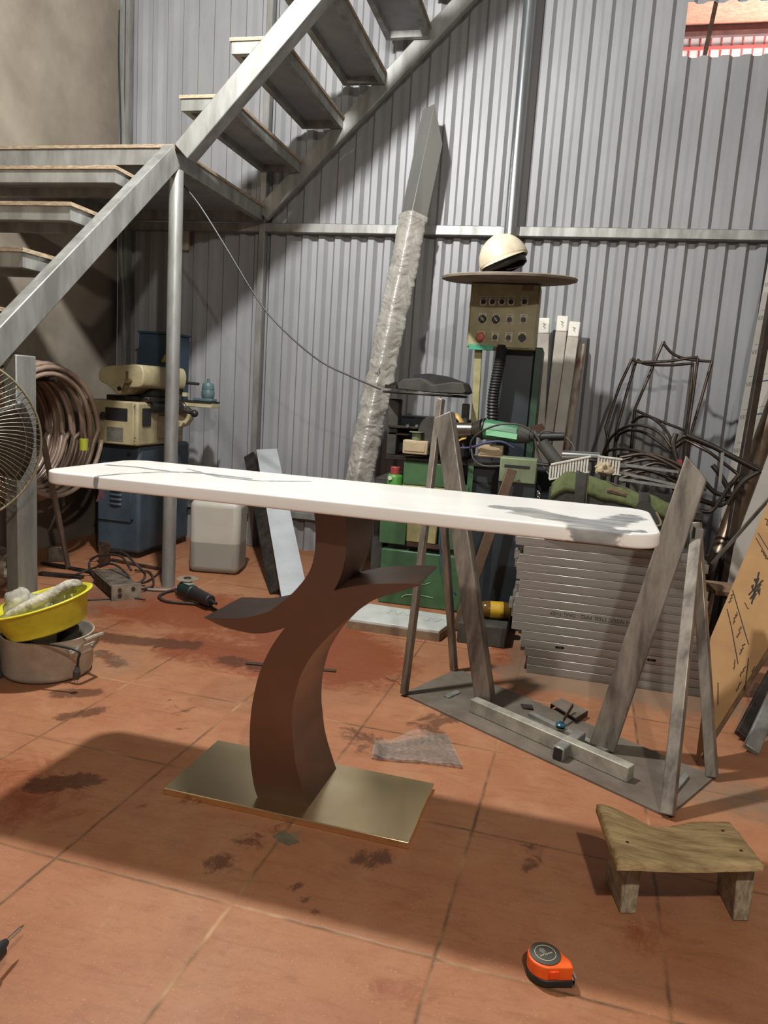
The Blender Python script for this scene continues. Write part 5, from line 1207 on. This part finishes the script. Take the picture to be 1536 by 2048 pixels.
# marble offcut on the floor
sb = thing('marble_offcut', 'white marble slab offcut lying on the tiles before the green machine', 'stone slab', at(800,1240,z=0))
tq = [at(u,v,z=.046) for u, v in ((696,1237),(705,1224),(738,1207),(897,1230),(897,1248),(878,1262))]
b = MB(); b.prism([p-V(0,0,.012) for p in tq], (0,0,.012)); ms = b.build('slab_top', mat('grey_white_stone','#c9ccc6','#b7bab3',rough=.35,scale=9,detail=8), sb, bevel=.0015)
b = MB(); b.prism([V(p.x,p.y,0)+(V(p.x,p.y,0)-V(-.58,3.1,0))*.02 for p in tq], (0,0,.0338)); b.build('cardboard_tray', mat('brown_card_edge','#8a7258','#6e5a45',rough=.9,scale=20), sb)
def scr(u0, v0, n_, du, amp, seed):
    rr = random.Random(seed); return [at(u0+du*i+rr.uniform(-3,3), v0+amp*math.sin(i*1.9)+rr.uniform(-1,1)+i*du*.11, z=.0466) for i in range(n_)]
for sdx, (u0, v0, n_, du) in enumerate(((770,1223,9,6),(848,1238,8,6))):
    b = MB(); b.pipe(catmull(scr(u0,v0,n_,du,4,sdx),4), .0008, n=4); b.build('pencil_scrawl', mat('pencil','#8c8f8a',rough=.9), ms)

# ================================================================ white sections standing beside the machine
UPVC = mat('dirty_white_upvc','#b3aca0','#9a9286',rough=.45,scale=6,detail=8)
CAPW = mat('clean_white_cap','#dcd8cc',rough=.4)
for k, (tu, tv, bu, bv, yb_, h_, lab) in enumerate(((1089,637,1078,870,4.23,.052,'leftmost white section with an end cap leaning beside the control box'),(1126,633,1099,870,4.23,.05,'tallest white section with an end cap, between two others at the wall'),(1150,645,1117,880,4.165,.05,'third white section with an end cap, next to the rusty white pipe'))):
    tp_ = at(tu,tv,y=4.27); mid_ = at(bu,bv,y=yb_-.02); d_ = (mid_-tp_).normalized(); ft_ = tp_+d_*((tp_.z-.002)/-d_.z)
    t = thing('white_section', lab, 'plastic section', ft_, 'white sections leaning at the wall')
    capl = .085
    b = MB(); b.beam(ft_, tp_+d_*capl, .06, .045, (0,1,0)); b.build('section_body', UPVC, t, bevel=.004, seg=2)
    b = MB(); b.beam(tp_+d_*capl, tp_, .0595, .046, (0,1,0)); cpo = b.build('end_cap', CAPW, t, bevel=.006, seg=2)
    b = MB(); nrm_ = V(0,-1,0); m_ = tp_+d_*.045
    b.pipe(catmull([m_+V(-.008,-.0245,.015), m_+V(.006,-.0245,.012), m_+V(-.004,-.0245,.0), m_+V(.008,-.0245,-.006), m_+V(.0,-.0245,-.016)],5), .0012, n=5); b.build('embossed_mark', mat('shadow_grey_mark','#8d897e',rough=.6), cpo)
tp_ = at(1163,694,y=4.30); mid_ = at(1133,900,y=4.21); d_ = (mid_-tp_).normalized(); ft_ = tp_+d_*(tp_.z/-d_.z)
b = MB(); b.tube(ft_, tp_, .022, n=18); b.sphere(tp_, .022, 18, 10); tag(b.build('rusty_pipe', mat('rusty_white_paint','#a79d8e','#6b4531',rough=.6,scale=13,stretch=(1,1,.35),detail=8,contrast=(.45,.6))), 'rusty white round pipe leaning rightmost of the white sections', 'pipe')

# ================================================================ olive tool bag on the tube stack
OLIVE = mat('olive_canvas','#59613a','#464d2d',rough=.9,scale=30,bump=.2,bscale=90)
BAGBLK = mat('black_canvas','#25241f','#302e28',rough=.9,scale=40,bump=.2,bscale=90)
TAN = mat('tan_piping','#8f8266','#776b52',rough=.8)
zb = NP*PH+.0015
bgt = thing('tool_bag', 'slumped olive and black canvas tool bag on the stacked tubes', 'bag', (.22,2.86,zb))
def bag_sec(s):
    x = -.02+.46*s; h = (.24-.10*s**1.6)*(1-.25*max(0,.12-s)/.12); w = .075*(1-.35*abs(s-.5)**2*4*.3)
    return x, h, w
def bag_f2(s, t, k=1.0):
    x, h, w = bag_sec(s); a = math.pi*t; e = .75
    ca, sa = math.cos(a), math.sin(a); yy = -w*math.copysign(abs(ca)**e, ca); zz = h*abs(sa)**e
    n = noise.noise(V(x*9,yy*9,zz*9)); fold = .008*noise.noise(V(x*22,t*5,3))
    q = V(x, 2.815+yy, zb+zz)+V(0,yy*.12*n,zz*.06*n)*k+V(0,0,fold if .2 < t < .8 else 0)
    return q
b = MB(); g = b.grid(lambda s,t: bag_f2(s,t), 46, 30)
for i in (0, -1): b.face(g[i] if i else list(reversed(g[i])))
b.build('bag_body', BAGBLK, bgt, sharp=70)
def flap(s, t):
    ss = .02+.97*s; tt = .24+.58*t; q = bag_f2(ss, tt); c_ = V(q.x, 2.815, zb+.02); return q+(q-c_).normalized()*.006
b = MB(); b.grid(flap, 44, 18); fl_ = b.build('olive_flap', OLIVE, bgt, norm=False, sharp=180); md = fl_.modifiers.new('thickness','SOLIDIFY'); md.thickness = .004; md.offset = 1
b = MB(); b.pipe([flap(i/44, 0) for i in range(45)], .003, n=6); b.build('flap_piping', OLIVE, bgt)
la, lb, lc_, ld = flap(.43,.12), flap(.58,.12), flap(.58,.42), flap(.43,.42)
nn = (lb-la).cross(ld-la).normalized()
if nn.y > 0: nn = -nn
lab_ = thing if False else None
b = MB(); b.hexa([p+nn*.004 for p in (la,lb,lc_,ld)]+[p+nn*.007 for p in (la,lb,lc_,ld)]); lbo = b.build('brand_patch', mat('dark_patch','#2c211d','#3a2a25',rough=.8), bgt)
ex_, ey_ = (lb-la).normalized(), (ld-la).normalized()
RD = mat('dull_red_print','#8c3d34',rough=.8)
b = MB(); text_into(b, 'KAKTIGI', la+nn*.0075+ex_*.018+ey_*.011, ex_, ey_, .010, .0003); b.build('patch_lettering', RD, lbo)
b = MB(); b.pipe([la+nn*.0078+ex_*(.0105+.006*math.cos(2*math.pi*i/20))+ey_*(.016+.006*math.sin(2*math.pi*i/20)) for i in range(20)], .0011, n=5, closed=True); b.build('patch_emblem', RD, lbo)
for s0, w_ in ((.24,.045),(.72,.04)):
    b = MB()
    def strap(s, t, s0=s0, w_=w_):
        q = bag_f2(s0+w_*2*(t-.5), .06+.50*s); c_ = V(q.x,2.815,zb+.02); return q+(q-c_).normalized()*.013
    b.grid(strap, 20, 4); so = b.build('strap', BAGBLK, bgt, norm=False, sharp=180); md = so.modifiers.new('thickness','SOLIDIFY'); md.thickness = .004
    b = MB(); b.pipe([strap(i/20,1.0) for i in range(21)], .0028, n=6); b.build('strap_edge', TAN, so)
# drooping handle loop on the right
hl = [at(1274,1010,y=2.73), at(1290,1000,y=2.72), at(1312,1024,y=2.70), at(1322,1045,y=2.69), at(1314,1052,y=2.69), at(1284,1050,y=2.70), at(1274,1035,y=2.72)]
b = MB(); b.prism(catmull(hl,4,True), (0,.012,0)); ho = b.build('end_flap', BAGBLK, bgt)
b = MB(); b.pipe(catmull(hl[2:6],6), .0035, n=6); b.build('end_flap_piping', TAN, ho)
b = MB(); 
for k in range(3): b.pipe([at(1077,985+k*5,y=2.72)+V(.006*math.cos(2*math.pi*i/16)*(1 if k%2 else .5),.006*math.cos(2*math.pi*i/16)*(0 if k%2 else 1),.007*math.sin(2*math.pi*i/16)) for i in range(16)], .0016, n=5, closed=True)
b.pipe([at(1077,1000,y=2.72), at(1076,1012,y=2.72), V(-.0,2.78,zb+.05)], .0016, n=5)
b.build('zip_chain', CHROME, bgt)

# ================================================================ wire chair frames
ROD = mat('bare_steel_rod','#5d534a','#3d342d',rough=.38,metal=.75,scale=14)
def rodpts(l, y0, y1=None):
    n = len(l); return [at(u, v, y=y0+((y1 if y1 is not None else y0)-y0)*i/(n-1)) for i, (u, v) in enumerate(l)]
def rod(par, name, l, y0, y1=None, r=.0072, smooth=True):
    P_ = rodpts(l, y0, y1); b = MB(); b.pipe(catmull(P_, 6) if smooth and len(P_) > 2 else P_, r, n=10); return b.build(name, ROD, par, sharp=60)
def chair(label, y, back, legL, legR, seat, extra):
    P_ = at(*legL[-1], y=y); t = thing('wire_chair_frame', label, 'chair frame', V(P_.x,P_.y,0), 'bare steel chair frames')
    rod(t, 'back_rail', back, y); rod(t, 'back_upright', legL, y, y-.03, smooth=False); rod(t, 'back_upright', legR, y, y-.03, smooth=False)
    for s_ in seat: rod(t, 'seat_hoop', s_, y-.05, y-.40)
    for e_ in extra: rod(t, 'frame_rod', e_[0], e_[1], e_[2], smooth=e_[3])
    # legs down to the floor behind the stack
    for L_ in (legL[-1], legR[-1]):
        p = at(*L_, y=y-.03); b = MB(); b.tube(p, V(p.x+.02,p.y+.02,0.0), .0085, n=10); b.build('leg', ROD, t)
    return t
chair('bare steel chair frame with the tallest curved back rail', 4.02, [(1327,683),(1331,692),(1345,707),(1368,717),(1395,721),(1423,723)], [(1327,683),(1270,818)], [(1424,722),(1402,800),(1380,872)],
      [[(1264,845),(1280,834),(1300,834),(1322,850),(1338,870),(1346,892)]], [([(1270,820),(1320,842),(1370,861)],3.99,3.99,False)])
chair('bare steel chair frame with the front-most left back corner', 3.93, [(1263,717),(1276,724),(1300,724),(1340,722),(1372,717),(1396,714)], [(1264,718),(1240,770),(1211,855),(1216,878)], [(1396,716),(1386,790),(1375,868)],
      [[(1207,905),(1222,876),(1245,857),(1270,850),(1300,855),(1325,870),(1343,895)],[(1206,908),(1222,900),(1245,898),(1280,904),(1320,918),(1352,938)]], [([(1346,890),(1368,872),(1400,885),(1450,905),(1525,938)],3.6,3.5,False)])
chair('bare steel chair frame standing between the other two back rails', 3.97, [(1274,719),(1288,727),(1310,730),(1345,730),(1382,727)], [(1273,720),(1255,780),(1234,858)], [(1386,726),(1380,800),(1372,866)],
      [[(1234,880),(1240,868),(1262,860),(1290,866),(1320,885),(1345,905)],[(1236,912),(1260,909),(1295,918),(1330,932),(1360,945)]], [([(1346,900),(1372,880),(1420,905),(1478,950)],3.62,3.5,False)])
# loose rods of the heap on the right
heap = [([(1352,868),(1346,890),(1356,930),(1372,968)],3.55,3.5,.012,'thick bent rod dropping from the chair frames behind the right rack post'),
 ([(1372,870),(1420,890),(1462,912),(1520,942)],3.45,3.4,.012,'thick dark rod sloping down to the right edge below the film-covered board'),
 ([(1478,950),(1460,972),(1446,995)],3.42,3.42,.010,'short dark rod crossing under the thick sloping rod'),
 ([(1520,942),(1490,960),(1470,985),(1455,1010)],3.40,3.4,.011,'dark rod bent back towards the rack at the right edge'),
 ([(1425,930),(1445,957),(1458,990),(1440,1010),(1400,1000)],3.44,3.4,.011,'dark curved rod hooked under the pile behind the right rack post'),
 ([(1402,955),(1430,985),(1462,992)],3.40,3.4,.010,'dark rod lying flat just above the right rack legs'),
 ([(1400,1022),(1425,1020),(1455,978),(1462,965)],3.36,3.36,.009,'thin dark rod rising to the right behind the rack legs')]
for l, y0, y1, r, lab in heap:
    b = MB(); b.pipe(catmull(rodpts(l,y0,y1),6), r, n=10); tag(b.build('bent_rod', mat('dark_rod','#3d3530','#2a2420',rough=.45,metal=.6)), lab, 'metal rod')
rh = random.Random(11)
for k in range(9):
    u0, v0 = 1230+rh.uniform(-15,40), 915+k*6; u1, v1 = 1370+rh.uniform(-10,45), 955+k*6+rh.uniform(-15,10); hh = rh.uniform(8,38)
    l = [(u0,v0),((2*u0+u1)/3,(2*v0+v1)/3-hh),((u0+2*u1)/3,(v0+2*v1)/3-hh*.8),(u1,v1)]
    b = MB(); b.pipe(catmull(rodpts(l,3.30+.03*k,3.26+.03*k),6), .007, n=8); tag(b.build('bent_rod', ROD), 'dark bent steel rod lying in the heap below the chair frames', 'metal rod', 'bent rods in the heap')
for l, y0, lab in (([(1238,928),(1300,937),(1358,944)],3.16,'pale grey strip lying behind the olive bag, uppermost'),([(1240,945),(1300,958),(1362,972)],3.14,'dull grey strip lying behind the olive bag, middle'),([(1238,958),(1300,966),(1362,977)],3.12,'grey strip lying just above the olive bag, lowest')):
    P_ = rodpts(l, y0); b = MB(); b.beam(P_[0], P_[-1], .012, .01); tag(b.build('aluminium_strip', GALV), lab, 'metal strip')
p = at(1358,928,y=3.52); b = MB(); b.box((p.x-.010,3.505,p.z-.025),(p.x+.010,3.535,p.z+.02)); tag(b.build('red_rag', mat('red_cloth','#8f3436',rough=.8)), 'tiny red scrap of cloth hanging among the chair frames', 'rag')
b = MB(); b.beam(at(1445,905,y=3.38), at(1439,972,y=3.38), .012, .006, (0,1,0)); tag(b.build('small_flat_bar', GALV), 'short upright grey flat bar in the heap of rods on the right', 'metal bar')

# ================================================================ sheet with printed film, rusty pipe, dark post
FILMW = mat('white_protective_film','#b9b5ac','#a9a59c',rough=.4,scale=4)
e0, e1 = at(1536,526,y=4.26), at(1462,925,y=4.10); dl = (e1-e0).normalized(); fl0 = e0-dl*.35; ft0 = e0+dl*((e0.z-.002)/-dl.z)
fs_ = thing('filmed_steel_sheet', 'tall steel sheet in white printed film leaning at the right edge', 'steel sheet', ft0)
rt_ = V(1,0,0); rt_ = (rt_-dl*rt_.dot(dl)).normalized(); nf2 = rt_.cross(-dl).normalized()
if nf2.y > 0: nf2 = -nf2
b = MB(); b.hexa([ft0, ft0+rt_*.9, fl0+rt_*.9, fl0]+[q-nf2*.003 for q in (ft0, ft0+rt_*.9, fl0+rt_*.9, fl0)]); fso = b.build('sheet', FILMW, fs_)
INKG, INKB = mat('grey_ink','#77756f',rough=.7), mat('blue_ink','#2e3c66',rough=.7)
tdir = (rt_*.95-dl*.32).normalized(); tup = nf2.cross(tdir)
if tup.z < 0: tup = -tup
for i, v in enumerate((573,640,708,772,838,905)):
    k = (v-526)/(925-526); base_ = e0.lerp(e1, k)+nf2*.0008
    b = MB(); text_into(b, 'EEL', base_+rt_*.004, tdir, tup, .019, .0002); b.build('print_lettering', INKG, fso)
    b = MB(); b.beam(base_+tdir*.062+tup*.010, base_+tdir*.11+tup*.010, .006, .0006, nf2); b.build('blue_dash', INKB, fso)
    b = MB(); b.beam(base_-dl*.05+rt_*.01, base_-dl*.05+rt_*.01+tdir*.25, .0012, .0006, nf2); b.build('ruled_line', INKG, fso)
def to_floor(q, top):
    d = (q-top).normalized(); return q+d*((q.z-.012)/-d.z)
T_ = at(1578,740,y=3.98)
b = MB(); b.tube(to_floor(at(1490,975,y=3.74), T_), T_, .043, n=28); tag(b.build('rusty_round_tube', mat('rusty_bright_tube','#8e8071','#5c4636',rough=.35,metal=.7,scale=9,detail=8,stretch=(1,1,.4))), 'thick rusty round tube leaning at the right edge of the picture', 'pipe')
leaning('dark_steel_post', 'dark brown steel channel leaning in front of the film-covered sheet', 'steel post', to_floor(at(1468,1030,y=3.60), at(1550,560,y=4.05)), at(1550,560,y=4.05), .034, .03, (.3,-1,0), mat('dark_brown_steel','#443830','#2f2722',rough=.5,metal=.4))
leaning('thin_steel_bar', 'thin grey bar slanting up to the right behind the cardboard', 'metal bar', at(1424,1128,y=3.0), at(1545,990,y=2.95), .012, .012, (0,1,0), RAW, .001)
# bench board, blue crate
bx_ = thing('blue_plastic_crate', 'dark blue plastic crate under brown board behind the right rack legs', 'crate', (.70,3.0,0))
b = MB(); b.hexa([(.62,2.84,0),(.72,2.84,0),(.74,2.99,0),(.63,2.99,0),(.62,2.84,.36),(.73,2.84,.36),(.75,2.99,.36),(.63,2.99,.36)]); b.build('crate_body', mat('dark_blue_plastic','#2c3d4b','#22303c',rough=.4), bx_, bevel=.01, seg=2)
b = MB(); b.hexa([p for p in [V(.60,2.83,.362),V(.745,2.83,.362),V(.77,3.0,.362),V(.59,3.0,.362)]]+[p+V(0,0,.016) for p in [V(.60,2.83,.362),V(.745,2.83,.362),V(.77,3.0,.362),V(.59,3.0,.362)]])
tag(b.build('brown_board', mat('brown_board','#8d7257','#735b44',rough=.85,scale=14)), 'brown board lying on the blue crate behind the rack', 'board')

# ================================================================ cardboard and steel at the right edge
A_ = at(1391,1525,z=0); nc = V(-.34,-.84,.42).normalized(); e_ = V(0,0,1).cross(nc).normalized(); u_ = nc.cross(e_).normalized()
if e_.x < 0: e_ = -e_
KRAFT = mat('kraft_cardboard','#a88356','#94714a',rough=.85,scale=6,detail=7)
INK = mat('carton_ink','#2b241d',rough=.85)
cd = thing('cardboard_sheet', 'large printed brown cardboard carton standing flattened at the right edge', 'cardboard', A_)
def cpnt(x, z, o=0.0): return A_+e_*x+u_*z+nc*o
def cpx(u, v, o=.0008):
    # the carton's printed face: intersect the ray with its plane
    dr = (u-768)/F_PX*AX[0]-(v-1024)/F_PX*AX[1]+AX[2]; t = (A_-EYE).dot(nc)/dr.dot(nc); return EYE+dr*t+nc*o
cpoly = [cpx(1391,1525,0), cpx(1408,1390,0), cpx(1421,1275,0), cpx(1534,1008,0), cpx(1590,870,0), cpx(1720,900,0), cpx(1640,1130,0)]
b = MB(); b.prism(cpoly, -nc*.008); co = b.build('outer_board', KRAFT, cd, flat=True)
b = MB(); b.prism([cpx(1403,1518,-.010), cpx(1420,1390,-.010), cpx(1431,1285,-.010), cpx(1545,1020,-.010), cpx(1600,880,-.010), cpx(1715,905,-.010), cpx(1645,1140,-.010)], -nc*.012); b.build('inner_board', mat('torn_card_edge','#7b6145','#5a4632',rough=.9,scale=30), cd, flat=True)
def stroke(l, r=.0012):
    b = MB(); P_ = [cpx(u,v) for u, v in l]; 
    for i in range(len(P_)-1): b.beam(P_[i], P_[i+1], r*2, .0004, nc)
    return b
for l in (([(1465,1180),(1479,1228),(1497,1289)]), ([(1454,1218),(1463,1255),(1476,1328)]), ([(1436,1365),(1436,1410)]), ([(1497,1316),(1490,1380)]), ([(1512,1076),(1536,1118)]), ([(1516,1066),(1540,1105)])):
    stroke(l).build('printed_rule', INK, co)
# star-shaped emblem
cs_ = cpx(1510,1177)
for k in range(3):
    P_ = [cpx(u,v) for u, v in (((1497,1190),(1526,1160)),((1503,1208),(1518,1144)),((1500,1198),(1522,1168)))[k]]
    b = MB(); b.beam(P_[0], P_[1], .004, .0004, nc); b.build('emblem_stroke', INK, co)
for l in (((1507,1158),(1519,1156),(1513,1172)),((1502,1172),(1508,1168),(1505,1184)),((1514,1182),(1521,1175),(1519,1192)),((1504,1190),(1514,1186),(1507,1200))):
    b = MB(); b.prism([cpx(u,v) for u, v in l], nc*.0004); b.build('emblem_stroke', INK, co)
rr = random.Random(5)
def squig(u0, v0, du, dv, n, amp, name='printed_lettering'):
    l = []
    for i in range(n): l.append((u0+du*i/n+amp*((-1)**i)*.55*rr.uniform(.4,1), v0+dv*i/n+amp*rr.uniform(-.7,.7)))
    b = MB(); P_ = [cpx(u,v) for u, v in l]
    for i in range(len(P_)-1): b.beam(P_[i], P_[i+1], .0022, .0004, nc)
    b.build(name, INK, co)
for a in ((1458,1204,8,-16,7,4),(1466,1248,10,-26,8,4),(1473,1274,11,-22,8,4),(1479,1309,12,-24,8,5),(1480,1352,12,-22,7,4),(1472,1382,12,-24,7,4),(1504,1346,6,-14,5,3),(1489,1205,9,16,7,2.5),(1522,1098,14,24,7,3),(1530,1036,10,20,6,6),(1468,1340,2,-26,6,2)):
    squig(*a)
sf = at(1500,1508,z=0); s1 = at(1553,1385,y=2.55)
leaning('flat_steel_tube', 'grey flat steel tube leaning at the lower right edge before the cardboard', 'steel tube', sf+V(.0,.0,.012), s1, .045, .02, (.25,1,0), GALV)
leaning('dark_steel_channel', 'dark steel channel leaning behind the grey flat tube at the right edge', 'steel channel', at(1474,1490,z=0)+V(.02,.03,.015), at(1560,1330,y=2.75), .05, .02, (.25,1,0), DARKSTEEL)
